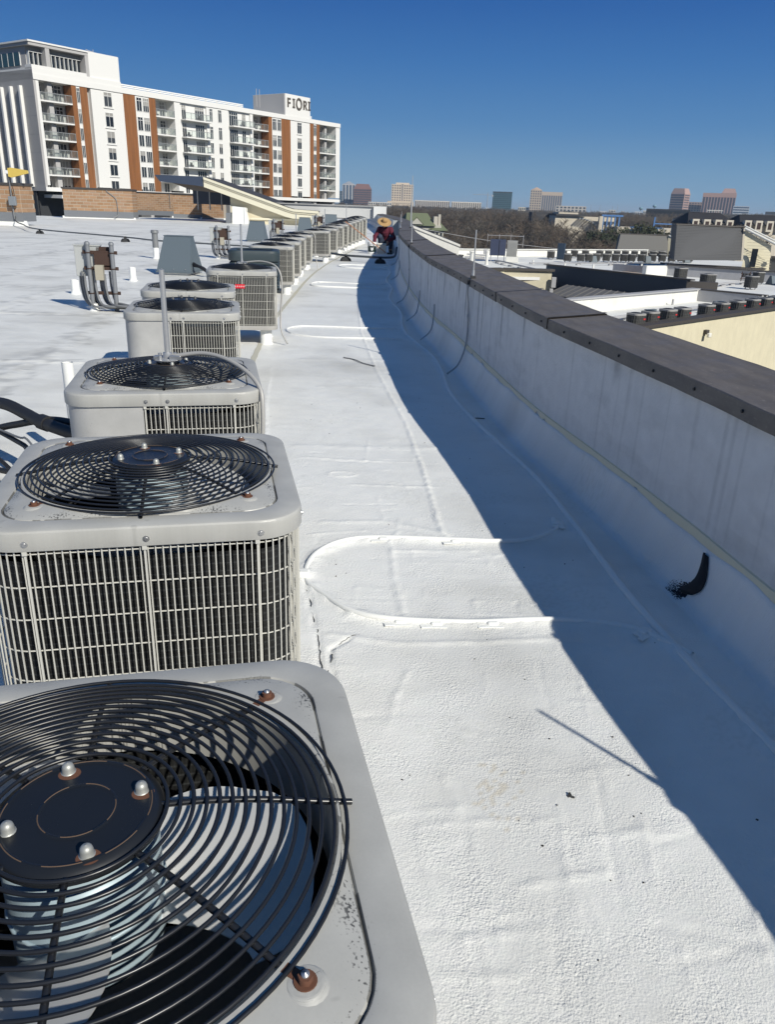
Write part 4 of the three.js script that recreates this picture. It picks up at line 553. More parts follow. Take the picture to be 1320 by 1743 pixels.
{ const t = thing('extension_pole', 'long orange brown extension pole with roller leaning across the worker', 'pole', [0, 0, 0]); mesh('shaft', rod([-1.75, .98, -27.6], [-.36, .06, -27.15], .014, .014, 8), mat(.45, .19, .09, .5), t); mesh('roller_frame', tube([[-.36, .06, -27.15], [-.28, .05, -27.1], [-.24, .045, -27.05]], .008, 10, 6), M_bolt, t); mesh('roller', rod([-.3, .045, -26.98], [-.16, .045, -27.12], .03, .03, 14), mat(.05, .05, .05, .9), t); }
{ const t = thing('white_rag', 'crumpled white rag hanging behind the crouching person', 'rag', [-.16, .0, -28.5]); const g = new THREE.IcosahedronGeometry(.13, 3); const p = g.attributes.position; for (let i = 0; i < p.count; i++) { const k = 1 + .35 * N1(p.getX(i) * 14 + 3, p.getY(i) * 14 + p.getZ(i) * 11); p.setXYZ(i, p.getX(i) * k * .8, Math.max(0.002, .12 + p.getY(i) * k * 1.2), p.getZ(i) * k); } g.computeVertexNormals(); mesh('cloth', g, mat(.7, .7, .69, .9), t); }
// ---------------------------------------------------------------- the white apartment block with rust coloured wood bands
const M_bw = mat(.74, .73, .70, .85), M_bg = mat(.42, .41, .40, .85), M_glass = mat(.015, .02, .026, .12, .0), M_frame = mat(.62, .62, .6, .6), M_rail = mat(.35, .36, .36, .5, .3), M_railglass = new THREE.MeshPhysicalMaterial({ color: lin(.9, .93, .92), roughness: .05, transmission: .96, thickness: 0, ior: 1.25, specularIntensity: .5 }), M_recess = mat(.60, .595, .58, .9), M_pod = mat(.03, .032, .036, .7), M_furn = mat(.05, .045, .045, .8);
const M_panes = [M_glass, M_glass, mat(.03, .036, .042, .2), mat(.01, .012, .016, .06), mat(.05, .055, .06, .3)], M_blind = mat(.3, .29, .27, .8);
const woodTex = tex(512, 512, (u, v) => { const pl = Math.floor(u * 12), t = N1(pl * 3.7, v * 2 + pl * 5.1, 256, 256), g = N2.fbm(u * 90, v * 5, 90, 3), s = 1 + t * .28 + g * .16, j = Math.abs(u * 12 - Math.round(u * 12)) < .03 ? .6 : 1; return [.25 * s * j, .098 * s * j, .03 * s * j]; });
woodTex.repeat.set(.35, .09); const M_wood = mat(1, 1, 1, .7, 0, { map: woodTex });
{
  const t = thing('apartment_building', 'long white apartment block with rust brown wood bands, balconies and a lettered rooftop sign', 'building', [-56.0, 0, -133.0], 0.9761);
  const P = (n, g, m, par = t) => mesh(n, g, m, par);
  const FL = [15.1, 12.2, 9.65, 7.1, 4.5], TOP = [17.75, 14.75, 12.0, 9.4, 6.85, 4.25], ROW = [[15.37, 17.5], [12.36, 14.5], [9.87, 11.7], [7.34, 9.15], [4.86, 6.6], [2.55, 4.05]];
  // facade bays along s; solid = flush wall, wood = wood band, bay = recessed balcony, win = wall with windows
  const D = -2.2;
  const solids = [[-.5, .4], [9.6, 15.9], [18.3, 21.25], [26.9, 28.3], [34.6, 40.3], [46.2, 47.0], [52.5, 55.4], [58.2, 64.6], [65.8, 66.8], [73.7, 75.2], [6.85, 7.55]];
  for (const [a, b] of solids) P('wall', bb(a, b, 2.9, 17.9, -14, 0), M_bw);
  for (const [a, b] of [[6.0, 6.85], [7.55, 8.9], [15.9, 18.3], [21.25, 22.65], [51.45, 52.5], [55.4, 58.2], [64.6, 65.8], [66.8, 67.85]]) P('wood_panel', buv(bb(a, b, 2.55, 17.75, -2, .06)), M_wood);
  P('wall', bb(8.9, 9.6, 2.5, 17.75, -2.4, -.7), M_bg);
  P('wall', bb(-.5, 75.2, 17.75, 18.55, -14, .15), M_bw); P('wall', bb(-.5, 15.6, 18.55, 19.35, -14, .1), M_bw); P('wall', bb(-.5, 75.2, 2.0, 2.6, -14, .12), M_bw);
  P('wall', bb(40.3, 46.2, 2.6, 17.9, -14, -.35), M_bw); P('wall', bb(28.3, 34.6, 2.6, 17.9, -14, -.35), M_bw);
  // recessed back walls of the deep bays
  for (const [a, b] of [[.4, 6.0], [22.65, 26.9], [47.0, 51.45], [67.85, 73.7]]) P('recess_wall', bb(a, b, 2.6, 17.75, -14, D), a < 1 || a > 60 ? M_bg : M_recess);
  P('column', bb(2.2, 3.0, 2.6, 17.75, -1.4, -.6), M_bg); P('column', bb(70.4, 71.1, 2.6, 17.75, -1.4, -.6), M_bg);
  for (const [a, b] of [[31.3, 31.75]]) ;
  // windows
  function win(a, b, h0, h1, z, n, transom) {
    const f = .06, w = P('window', [bb(a, b, h1 - f, h1, z - .02, z + .07), bb(a, b, h0, h0 + f, z - .02, z + .07), bb(a, a + f, h0, h1, z - .02, z + .068), bb(b - f, b, h0, h1, z - .02, z + .068), ...[...Array(n - 1)].map((_, i) => { const x = a + (b - a) * (i + 1) / n; return bb(x - .035, x + .035, h0 + .05, h1 - .05, z - .01, z + .062); }), ...(transom ? [bb(a, b, h1 - .55, h1 - .47, z - .01, z + .064)] : [])], M_frame);
    mesh('pane', bb(a + .04, b - .04, h0 + .04, h1 - .04, z - .01, z + .02), M_panes[Math.floor(rnd() * 5)], w); if (rnd() < .3) mesh('blind', bb(a + .05, b - .05, lerp(h0, h1, rr(.35, .8)), h1 - .05, z + .01, z + .026), M_blind, w); return w;
  }
  function balcony(a, b, h, zf, zb, deep = .25) {
    const s = P('balcony', bb(a, b, h - .22, h, zb, zf), M_bw), pts = []; for (let x = a + .05; x <= b - .04; x += (b - a - .1) / Math.round((b - a) / 1.2)) pts.push(bb(x - .03, x + .03, h, h + 1.05, zf - .07, zf - .01));
    mesh('railing', [bb(a, b, h + 1.02, h + 1.1, zf - .09, zf + .01), bb(a, b, h + .08, h + .13, zf - .07, zf - .02), ...pts], M_rail, s); mesh('railing_glass', bb(a + .04, b - .04, h + .14, h + 1.0, zf - .05, zf - .035), M_railglass, s);
    if (rnd() < .7) { const x = rr(a + .5, b - .9); mesh('chair', [bb(x, x + .5, h + .3, h + .42, zb + .5, zb + 1), bb(x, x + .5, h + .42, h + .85, zb + .5, zb + .58), bb(x + .05, x + .1, h, h + .3, zb + .55, zb + .95), bb(x + .4, x + .45, h, h + .3, zb + .55, zb + .95)], M_furn, s); }
    if (rnd() < .4) { const x = rr(a + .4, b - .6); mesh('pot', lathe([[0, 0], [.16, 0], [.2, .35], [.0, .36]], 10).translate(x, h, zb + 1.2), M_furn, s); }
  }
  ROW.forEach(([h0, h1], r) => {
    const tr = r < 2, hb = r < 5 ? FL[r] : 2.2;
    win(12.0, 13.55, h0, h1, 0, 2, tr); P('sill', bb(11.8, 13.8, h0 - .25, h0 - .1, -.02, .14), M_bw); win(6.9, 7.5, h0, h1, 0, 2, tr);
    win(18.55, 19.65, h0, h1, 0, 2, tr); win(19.9, 21.15, h0, h1, 0, 3, tr);
    win(35.3, 36.1, h0, h1, 0, 2, tr); win(37.5, 38.4, h0, h1, 0, 2, tr);
    win(52.65, 53.85, h0, h1, 0, 3, tr); win(54.1, 55.3, h0, h1, 0, 3, tr);
    win(60.4, 61.8, h0, h1, 0, 2, tr); P('sill', bb(60.2, 62, h0 - .25, h0 - .1, -.02, .14), M_bw); win(65.85, 66.75, h0, h1, 0, 2, tr);
    // doors on the balconies
    win(.5, 2.1, hb, h1 + .1, D, 3, tr); win(3.1, 5.6, hb, h1 + .1, D, 4, tr); win(22.8, 24.0, hb, h1 + .1, D, 2, tr); win(25.3, 26.5, hb, h1 + .1, D, 2, tr);
    win(28.8, 29.8, hb, h1, -.35, 2, tr); win(32.0, 34.2, hb, h1, -.35, 4, tr); win(40.7, 43.0, hb, h1, -.35, 4, tr); win(44.2, 45.2, hb, h1, -.35, 2, tr);
    win(48.6, 50.6, hb, h1 + .1, D, 4, tr); win(68.0, 70.0, hb, h1 + .1, D, 3, tr); win(71.3, 73.3, hb, h1 + .1, D, 3, tr);
    if (r < 5) { balcony(.4, 5.95, hb, .1, D); balcony(22.65, 26.9, hb, .05, D); balcony(47.0, 51.4, hb, .05, D); balcony(67.85, 73.7, hb, .02, D); balcony(28.5, 35.0, hb, 1.1, -.35); balcony(40.5, 46.4, hb, 1.1, -.35); }
  });
  // end face turned away from the sun, shade put into its grey; white fins
  P('shaded_end_wall', bb(-.5, -.1, 2.0, 19.1, -30, .02), M_bg); for (const z of [-3.0, -5.6, -8.2, -10.8, -13.4]) P('fin', bb(-1.0, -.5, 2.6, 17.0, z - .45, z), M_bw);
  const jl = []; for (let h = 5; h < 17; h += 2.6) jl.push(bb(-.51, -.49, h, h + .03, -30, 0)); P('joint_lines', jl, mat(.3, .3, .3, .9));
  // rooftop storey
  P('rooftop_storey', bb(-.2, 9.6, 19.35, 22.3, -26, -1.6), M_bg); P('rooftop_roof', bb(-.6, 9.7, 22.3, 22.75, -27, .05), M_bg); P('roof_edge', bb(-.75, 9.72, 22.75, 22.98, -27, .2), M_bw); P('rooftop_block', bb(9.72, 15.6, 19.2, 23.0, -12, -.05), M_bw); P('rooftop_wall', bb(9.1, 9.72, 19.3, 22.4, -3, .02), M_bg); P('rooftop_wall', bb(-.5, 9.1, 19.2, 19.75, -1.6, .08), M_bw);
  for (let k = 0; k < 12; k++) { const a = -.1 + k * .75; if (k === 3) { P('column', bb(a, a + .7, 19.35, 22.3, -1.6, .0), M_bg); continue; } const w = P('window', [bb(a, a + .09, 19.75, 21.6, -1.5, -.9), bb(a, a + .75, 21.55, 21.65, -1.4, -.9)], M_frame); mesh('pane', bb(a + .09, a + .75, 19.75, 21.55, -1.45, -1.2), M_glass, w); }
  for (let k = 0; k < 10; k++) { const z = -3 - k * 1.6, w = P('window', [bb(-.35, -.2, 19.75, 21.6, z - .1, z)], M_frame); mesh('pane', bb(-.32, -.22, 19.75, 21.55, z - 1.55, z - .1), mat(.03, .07, .075, .1), w); }
  // rooftop screens of level slats
  for (let k = 0; k < 5; k++) P('screen_slat', bb(15.6, 49.3, 18.6 + k * .27, 18.78 + k * .27, -5, -4.85), M_bw); P('screen_posts', [...Array(12)].map((_, k) => bb(17 + k * 2.8, 17.15 + k * 2.8, 18.5, 19.85, -5.3, -5.02)), M_bg);
  for (let k = 0; k < 5; k++) P('screen_slat', bb(64.6, 71, 18.6 + k * .25, 18.77 + k * .25, -5, -4.85), M_bw);
  P('sign_block', bb(56.6, 64.6, 18.55, 22.55, -9, .1), M_bw); P('sign_block_shade_side', bb(56.5, 56.6, 18.5, 22.5, -8.9, -.05), M_bg);  // grey slab colours the left side of the sign block as shade
  const font = await new FontLoader().loadAsync('fonts/droid/droid_sans_bold.typeface.json'), font2 = await new FontLoader().loadAsync('fonts/droid/droid_sans_regular.typeface.json'), M_let = mat(.10, .085, .07, .6);
  [['F', 57.0, 1.75, font], ['I', 58.75, 1.75, font], ['R', 62.05, 1.75, font], ['I', 63.75, 1.75, font]].forEach(([c, x, s, f]) => { const g = new TextGeometry(c, { font: f, size: s, depth: .12, curveSegments: 4 }); g.translate(x, 20.1, .1); mesh('letter', M(g), M_let, t); });
  { const ring = new THREE.TorusGeometry(.86, .2, 8, 30); ring.scale(.92, 1.12, .6); ring.translate(60.85, 20.98, .2); const leaf = [...Array(10)].map((_, k) => { const a = k / 10 * 6.283; return box(.34, .16, .1, 60.85 + Math.cos(a) * .84, 20.98 + Math.sin(a) * 1.0, .24, 0, a + .9); }); mesh('letter', [ring, ...leaf], M_let, t); }
  // base storeys
  P('podium', bb(0, 74, -18, 2.0, -14, -3), M_pod); P('podium', bb(-.4, -.2, -18, 2, -30, -3), M_pod); const pc = []; for (let s = 2; s < 12; s++) pc.push(bb(.4 + s * 6.6, 1.1 + s * 6.6, -18, 2.0, -3, -.3)); P('podium_columns', pc, M_bg); P('canopy_slab', bb(1, 10, 1.0, 1.5, -3, 1.8), M_bw); P('white_door_bay', bb(62, 68, -2, 1.9, -3, -1), M_bw);
  P('roof_masts', [rod([13, 23, -3], [13, 23.9, -3], .05, .05, 6), rod([11.6, 23.7, -3], [13.1, 23.5, -3], .05, .05, 6), rod([54.5, 20, -6], [54.5, 23.4, -6], .06, .06, 6), rod([55.4, 20, -6], [55.4, 23.4, -6], .06, .06, 6)], M_bg);
}
// ---------------------------------------------------------------- lower wings to the right
const roofB = mat(.74, .74, .72, .8); roofB.map = tex(1024, 1024, (u, v) => { const a = N1.fbm(u * 7, v * 7, 7, 5), b = N2.fbm(u * 40, v * 40, 40, 3); const s = 1 - Math.max(0, a) * .22 + b * .04; return [s, s * .99, s * .97]; }); roofB.map.repeat.set(1 / 40, 1 / 40);
const stainTex = tex(1024, 256, (u, v) => { const a = N1.fbm(u * 60, v * 5, 60, 4), b = N2.fbm(u * 14, v * 4, 14, 3); const s = .93 + a * .08 + b * .06; return [s, s, s * .98]; }); stainTex.repeat.set(.06, .2);
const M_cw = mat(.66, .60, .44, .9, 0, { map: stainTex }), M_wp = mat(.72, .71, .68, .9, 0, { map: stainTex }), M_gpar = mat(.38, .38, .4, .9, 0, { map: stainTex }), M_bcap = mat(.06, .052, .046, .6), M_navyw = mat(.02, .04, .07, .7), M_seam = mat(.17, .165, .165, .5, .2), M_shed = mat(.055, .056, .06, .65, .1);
const flat = (pts, y) => buv(poly(pts, y - .25, y));
{
  const t = thing('lower_wing', 'lower cream wing with brown cap and white roof, nearest on the right', 'building', [0, 0, 0]);
  mesh('wall', buv(wallLine([2.5, -27.5], [29.5, -53.4], -18, -3.32, .35)), M_cw, t); mesh('wall_cap', wallLine([2.3, -27.2], [29.6, -53.2], -3.32, -3.18, .75), M_bcap, t);
  mesh('roof', flat([[2.6, -28.2], [29.3, -53.9], [24.3, -53.0], [20.7, -55.9], [5, -40]], -3.9), roofB, t);
  const p = mesh('parapet', buv(wallLine([4, -39.6], [20.9, -55.3], -9, -3.12, .35)), M_wp, t); mesh('cap', wallLine([3.8, -39.4], [20.95, -55.1], -3.12, -3.04, .6), M_gpar, p);
  const q = mesh('parapet', buv(wallLine([20.6, -55.6], [24.1, -52.4], -9, -3.16, .3)), M_gpar, t); mesh('cap', wallLine([20.5, -55.7], [24.2, -52.25], -3.16, -3.08, .5), M_bcap, q); mesh('end', bb(24.0, 24.45, -4, -3.12, -52.9, -52.35), M_wp, q);  // return parapet coloured grey for shade, its end left lit white
  mesh('wall_lamp', [rbox(.3, .22, .25, .03, 16.0, -3.95, -40.35, .76)], M_bcap, t); mesh('lamp_lens', rbox(.28, .22, .16, .05, 16.12, -4.08, -40.15, .76), mat(.75, .73, .66, .4), t);
  for (const [x, z, n] of [[8.8, -43.4, 0], [18.2, -52.2, 1]]) mesh('drain_scupper', rbox(.14, .35, .1, .02, x, -3.7, z, .75), M_gpar, t);
}
{
  const t = thing('middle_wing', 'middle wing with dark navy wall, cream end and white roof crowded with condensers', 'building', [0, 0, 0]);
  mesh('roof', flat([[1, -66.5], [7.2, -70.2], [13.8, -71.9], [14.6, -76.8], [23.3, -64.2], [24.5, -55.6], [70, -60], [70, -96], [38, -118], [12.5, -102.5], [1, -96]], -3.92), roofB, t);
  mesh('cream_wall', buv(wallLine([1, -66], [9.6, -71.2], -18, -3.4, .4)), M_cw, t); mesh('cream_wall', buv(wallLine([9.6, -71.2], [13.9, -71.8], -18, -3.4, .4)), mat(.57, .52, .39, .9, 0, { map: stainTex }), t); mesh('wall_cap', [wallLine([1, -65.8], [9.6, -71.0], -3.4, -3.2, .7), wallLine([9.6, -71.0], [14.1, -71.6], -3.4, -3.2, .7)], M_bcap, t);  // stretch right of the corner in darker cream to carry its shade
  const n = mesh('navy_wall', wallLine([14.3, -77.0], [23.2, -64.1], -18, -3.2, .4), M_navyw, t); mesh('navy_cap', wallLine([14.2, -76.9], [23.4, -63.9], -3.2, -3.1, .6), M_bcap, n);
  mesh('navy_wall_return', wallLine([23.2, -64.1], [25.5, -63.6], -18, -3.25, .4), M_bcap, t);
  // standing seam roof in the court
  const A = V(14.0, -5.5, -73.5), B = V(15.8, -4.65, -73.6), C = V(22.6, -4.65, -64.3), E = V(21.0, -5.7, -63.5), g = new THREE.BufferGeometry(); g.setAttribute('position', new THREE.Float32BufferAttribute([A, B, C, A, C, E].flatMap(q => [q.x, q.y, q.z]), 3)); g.computeVertexNormals(); const mr = mesh('seam_roof', M([g, box(9, .3, .5, 17.6, -5.65, -68.4, .96)]), M_seam, t);
  for (let k = 0; k <= 16; k++) { const u = k / 16, p = A.clone().lerp(E, u), q = B.clone().lerp(C, u); mesh('seam', rod([p.x, p.y + .03, p.z], [q.x, q.y + .03, q.z], .045, .045, 4), M_seam, mr); }
  const w = mesh('far_parapet', buv(wallLine([1, -96.2], [13.2, -102.6], -9, -3.1, .4)), M_wp, t); mesh('far_parapet_long', buv(wallLine([13.2, -102.6], [36, -116.8], -9, -3.1, .4)), M_wp, t); mesh('cap', [wallLine([1, -96], [13.2, -102.4], -3.1, -3.02, .6), wallLine([13.2, -102.4], [36, -116.6], -3.1, -3.02, .6)], M_wp, w);
  mesh('shaded_inner_parapet', buv(wallLine([26.6, -79.5], [40, -71.6], -4.2, -2.98, .4)), M_gpar, t); mesh('inner_cap', wallLine([26.5, -79.4], [40.1, -71.4], -2.98, -2.9, .6), M_bcap, t); mesh('lit_parapet_end', wallLine([24.2, -78.2], [26.9, -79.6], -4.2, -3.02, .5), M_wp, t);  // shade of this parapet is in its grey, the lit end in white
  mesh('shaded_inner_parapet', buv(wallLine([22.5, -84.0], [26.5, -79.6], -4.2, -3.25, .3)), M_gpar, t);
  mesh('wall_box', [rbox(.4, .9, .25, .03, 14.05, -4.3, -71.4), rbox(.3, .35, .3, .03, 13.9, -5.0, -71.35)], M_gpar, t);
  const st = tex(256, 256, (u, v) => { const a = N1.fbm(u * 6, v * 6, 6, 4), s = .62 + a * .2; return [s, s * .8, s * .6]; }); const o = flat([[21.5, -82], [23.6, -79], [25.6, -79.5], [23.8, -83]], -3.905); mesh('ponding_stain', o, mat(.75, .75, .75, .9, 0, { map: st }), t);
}
{ // pipe runs over the middle wing roof
  [[[[14.5, -3.7, -88], [20, -3.68, -90.5], [27, -3.7, -93], [34, -3.7, -96]], 'long grey pipe run before the front condenser row of the middle wing'], [[[26, -3.7, -66.6], [29, -3.7, -70], [33, -3.7, -73.4]], 'grey pipe run beside the condensers of the inner grey parapet'], [[[9.5, -3.7, -40.5], [15, -3.7, -46], [21, -3.7, -51.4]], 'grey pipe run across the lower wing roof behind the badged condensers'], [[[11, -3.7, -90.5], [11.6, -3.6, -86], [13.5, -3.7, -79]], 'pipe run leading from the dark blue air handler towards the navy wall']].forEach(([p, l]) => { const t = thing('pipe_run', l, 'pipe'); mesh('pipe', [tube(p, .07, 30, 6), tube(p.map(q => [q[0] + .25, q[1], q[2] + .1]), .045, 30, 6)], M_gpar, t); const c = new THREE.CatmullRomCurve3(p.map(q => V(...q))); mesh('sleepers', [.1, .3, .5, .7, .9].map(u => { const q = c.getPointAt(u); return box(.7, .14, .2, q.x + .1, -3.84, q.z, .7); }), M_gpar, t); });
}
// metal clad monitors with cream gables
{
  // placed so that the sunlit gable turns towards the deck
  const t = thing('clerestory_shed', 'large dark grey metal clad shed with a cream gable end and slit window', 'roof shed', [0, 0, 0]), Z = -66;
  const q = (x, y, z = Z) => [x, y, z]; const quad = (...p) => { const g = new THREE.BufferGeometry(), o = []; for (const [a, b, c] of [[0, 1, 2], [0, 2, 3]]) o.push(...p[a], ...p[b], ...p[c]); g.setAttribute('position', new THREE.Float32BufferAttribute(o, 3)); g.computeVertexNormals(); return g; };
  const F = [[29.53, -2.82, -86.45], [38.04, -2.78, -89.78], [38.44, 0.60, -91.77], [30.06, 0.65, -88.84]], back = F.map(p => [p[0] + .8, p[1], p[2] - 4]);
  const cl = mesh('cladding', M([quad(...F), quad(F[3], F[2], back[2], back[3]), quad(F[0], F[3], back[3], back[0]), quad(back[0], back[3], back[2], back[1]), quad(F[1], F[0], back[0], back[1])]), M_shed, t);
  const rows = []; for (let k = 1; k < 22; k++) { const u = k / 22, a = F[0].map((v, i) => lerp(v, F[3][i], u)), b = F[1].map((v, i) => lerp(v, F[2][i], u)); rows.push(rod([a[0], a[1], a[2] + .02], [b[0], b[1], b[2] + .02], .014, .014, 4)); } mesh('cladding_laps', rows, M_shed, cl).userData.kind = 'stuff';
  mesh('ridge_cap', rod([29.93, 0.70, -88.84], [38.57, 0.65, -91.77], .1, .1, 6), M_bcap, t);
  const G = [[38.24, -2.86, -89.71], [38.57, 0.33, -91.50], [41.10, -1.16, -89.91], [40.96, -4.09, -88.98], [38.04, -4.09, -89.51]]; const gp = []; for (const [a, b, c] of [[0, 1, 2], [0, 2, 3], [0, 3, 4]]) gp.push(...G[a], ...G[b], ...G[c]); const gg = new THREE.BufferGeometry(); gg.setAttribute('position', new THREE.Float32BufferAttribute(gp, 3)); gg.computeVertexNormals();
  const gm = mesh('gable', M([gg, quad(G[2], [43.36, -1.29, -95.76], [43.36, -4.09, -95.76], G[3])]), M_cw, t); const bd = []; for (let k = 0; k < 12; k++) bd.push(rod([38.5, -3.9 + k * .3, -89.6 - k * .06], [41.0 - Math.max(0, k - 6) * .24, -3.9 + k * .3, -88.95], .02, .02, 4)); mesh('boards', bd, M_cw, gm).userData.kind = 'stuff'; mesh('window', wallLine([38.8, -89.4], [39.35, -89.15], -3.4, -1.5, .12).translate(0, 0, .16), M_glass, gm);
  mesh('barge_board', [rod([38.44, 0.50, -91.24], [42.03, -1.32, -88.98], .17, .17, 4), rod([38.44, 0.77, -91.37], [42.16, -1.05, -89.11], .1, .1, 4)], M_wp, t);
  mesh('base_wall', [wallLine([33.5, -92.8], [56, -84.5], -4.6, -3.6, .6)], M_cw, t); mesh('base_cap', [wallLine([29.8, -91.6], [40.3, -88.4], -3.6, -3.45, 1.4), wallLine([41.2, -89.6], [54, -85], -2.4, -2.2, .6)], M_bcap, t); mesh('base_wall', wallLine([41.2, -89.9], [54, -85.3], -4.6, -2.4, .5), M_shed, t); mesh('lamp', rbox(.3, .4, .4, .05, 41.3, -2.2, -88.4), M_wp, t);
}
{
  const t = thing('clerestory_shed', 'smaller dark grey metal clad shed with a cream gable, left of the large one', 'roof shed', [0, 0, 0]); const F = [[32.74, -3.85, -121.44], [41.71, -3.78, -125.40], [41.98, -1.30, -127.38], [33.66, -1.27, -123.82]], b = F.map(p => [p[0] + .8, p[1], p[2] - 4]);
  const quad = (...p) => { const g = new THREE.BufferGeometry(), o = []; for (const [a, c, d] of [[0, 1, 2], [0, 2, 3]]) o.push(...p[a], ...p[c], ...p[d]); g.setAttribute('position', new THREE.Float32BufferAttribute(o, 3)); g.computeVertexNormals(); return g; };
  mesh('cladding', M([quad(...F), quad(F[3], F[2], b[2], b[3]), quad(F[0], F[3], b[3], b[0]), quad(F[1], F[0], b[0], b[1]), quad(b[0], b[3], b[2], b[1])]), mat(.11, .107, .1, .65, .1), t); mesh('ridge_cap', rod([33.40, -1.22, -123.82], [42.11, -1.25, -127.38], .09, .09, 6), M_bcap, t);
  mesh('gable', [quad([41.84, -5.63, -125.14], [41.91, -1.47, -126.98], [44.35, -2.46, -124.74], [44.22, -5.63, -124.08])], M_cw, t); mesh('barge_board', rod([41.98, -1.30, -126.98], [44.88, -2.53, -124.61], .16, .16, 4), M_wp, t); mesh('louvre', wallLine([42.6, -124.6], [43.7, -124.2], -4.3, -3.6, .1).translate(0, 0, .2), mat(.3, .28, .22, .8), t); mesh('low_wall', wallLine([33, -121.2], [32, -126.7], -9, -4.4, .3), M_shed, t);
}
{ // mirrored cream eave beyond the parapet, on the right
  const t = thing('eave_building', 'sunlit cream wall under a sloping white eave just beyond the parapet cap', 'building', [0, 0, -62]);
  const up = [[.6, .4], [4.75, -1.02]], g = [[.6, .4], [4.75, -1.02], [4.7, -1.8], [.6, -.38]]; mesh('eave', vprism(g, .4), M_wp, t); mesh('eave_trim', vprism([[.6, .42], [4.8, -1.0], [4.8, -1.16], [.6, .26]], .08).translate(0, 0, .4), M_wp, t); mesh('roof', vprism([[.6, .42], [4.75, -1.0], [4.75, -1.06], [.6, .36]], 5).translate(0, 0, -5), M_bcap, t);
  mesh('soffit', vprism([[.6, -.38], [4.7, -1.8], [4.2, -1.9], [.6, -.6]], 1.2).translate(0, 0, -1.2), M_cream, t); mesh('wall', vprism([[.9, -9], [4.1, -9], [4.1, -1.85], [.9, -.6]], 3).translate(0, 0, -2.9), M_cw, t);
}
// rooftop machinery on the middle wing
{ const t = thing('air_handler', 'dark blue panelled rooftop air handler with a grey louvred box on legs', 'air handler', [11.2, -3.9, -92], -.12); mesh('casing', [rbox(1.0, 1.7, 1.0, .03, -.15, 1.5, 0), rbox(.75, 1.7, 1.0, .03, .72, 1.5, .02)], mat(.035, .045, .085, .5), t); mesh('panel_gap', bb(.34, .38, .75, 2.3, .45, .54), M_black, t); const lb = mesh('louvre_box', rbox(1.15, 1.7, 1.0, .03, 1.8, 1.45, .05), mat(.26, .26, .25, .6), t); for (let k = 0; k < 12; k++) mesh('louvre', bb(1.3, 2.3, .75 + k * .12, .80 + k * .12, .54, .58), mat(.3, .3, .29, .5), lb); mesh('plinth', bb(1.2, 2.6, 0, .6, -.5, .6), M_wp, t); mesh('leg', [-.5, .3, 1.0].flatMap(x => [-.4, .4].map(z => rod([x, 0, z], [x, .7, z], .05, .05, 6))), M_gpar, t); mesh('duct', [rbox(.5, .5, .6, .05, -1.1, 1.0, .2), rod([-1.2, .3, .2], [-3.4, .35, .6], .16, .16, 10), rod([-1.0, .62, .4], [-3.2, .7, .7], .09, .09, 8)], M_gpar, t); mesh('guard_rail', [rod([-1, 2.75, -.6], [3, 2.75, -.6], .03, .03, 5), ...[-1, .3, 1.6, 3].map(x => rod([x, 1.6, -.6], [x, 2.9, -.6], .025, .025, 5))], M_gpar, t); }
{ let k = 0; for (const [x, z, r, h] of [[8.2, -88, .25, 1.1], [6.6, -84, .3, .9], [9.6, -86, .16, 1.3]]) { const t = thing('vent_stack', ['squat white vent stack left of the dark blue air handler', 'dark squat vent drum farthest left beside the cream eave', 'slim white vent stack just left of the dark blue air handler'][k++], 'vent', [x, -3.92, z]); mesh('stack', lathe([[r * 1.2, 0], [r, .1], [r, h], [r * 1.25, h], [r * 1.25, h + .12], [0, h + .16]], 16), k === 2 ? M_shed : M_wp, t); } }
{ const t = thing('electrical_cabinet', 'dark upright electrical cabinet beside the leftmost condenser of the middle wing', 'cabinet', [20.3, -3.92, -100.5], -.4); mesh('cabinet', rbox(.9, 1.9, .5, .03, 0, .95, 0), M_navyw, t); mesh('door', bb(-.4, .4, .15, 1.8, .25, .28), M_navyw, t); }
// small condensers of the lower roofs
const M_farbody = mat(.035, .035, .034, .8), M_fartop = mat(.3, .29, .275, .65), M_farfan = mat(.012, .012, .013, .6);
function farUnit(label, group, w = .8, h = .78, badge = false) {
  const t = thing('rooftop_condenser', label, 'condenser', [0, 0, 0], 0, group), r = (s, q, y) => rring(s * w / .77, q, y, 32);
  mesh('body', loft([r(.37, .2, .2), r(.37, .2, h)], 0), M_farbody, t); const l = mesh('lid', loft([r(.385, .2, h - .04), r(.39, .2, h), r(.385, .2, h + .04), r(.34, .2, h + .05), circ(r(.3, .1, 0), .29 * w / .77, h + .055)], .5), M_fartop, t); mesh('fan_guard', lathe([[.28 * w / .77, h + .052], [.2 * w / .77, h + .075], [.1, h + .085], [0, h + .085]], 20), M_farfan, l);
  const wires = []; for (let k = 0; k < 22; k++) { const p = rpoint(.378 * w / .77, .2 * w / .77, k / 22 * (8 * .178 + 1.2566) * w / .77, 0); wires.push(box(.012, h - .25, .012, p[0], .22 + (h - .25) / 2, p[2])); } for (let k = 0; k < 5; k++) { const c = r(.378, .2, .28 + k * (h - .3) / 4.6); for (let i = 0; i < 32; i += 2) wires.push(rod(c[i], c[(i + 2) % 32], .006, .006, 3, true)); } mesh('grille', wires, mat(.13, .13, .125, .6), t).userData.kind = 'stuff';
  for (const [x, z] of [[-1, -1], [1, -1], [1, 1], [-1, 1]]) mesh('leg', rod([x * .28, 0, z * .28], [x * .28, .21, z * .28], .045, .045, 6), M_gpar, t); if (badge) mesh('badge', rbox(.14, .07, .02, .006, .18, h - .2, .375 * w / .77 + .005), mat(.5, .03, .03, .5), t); return t;
}
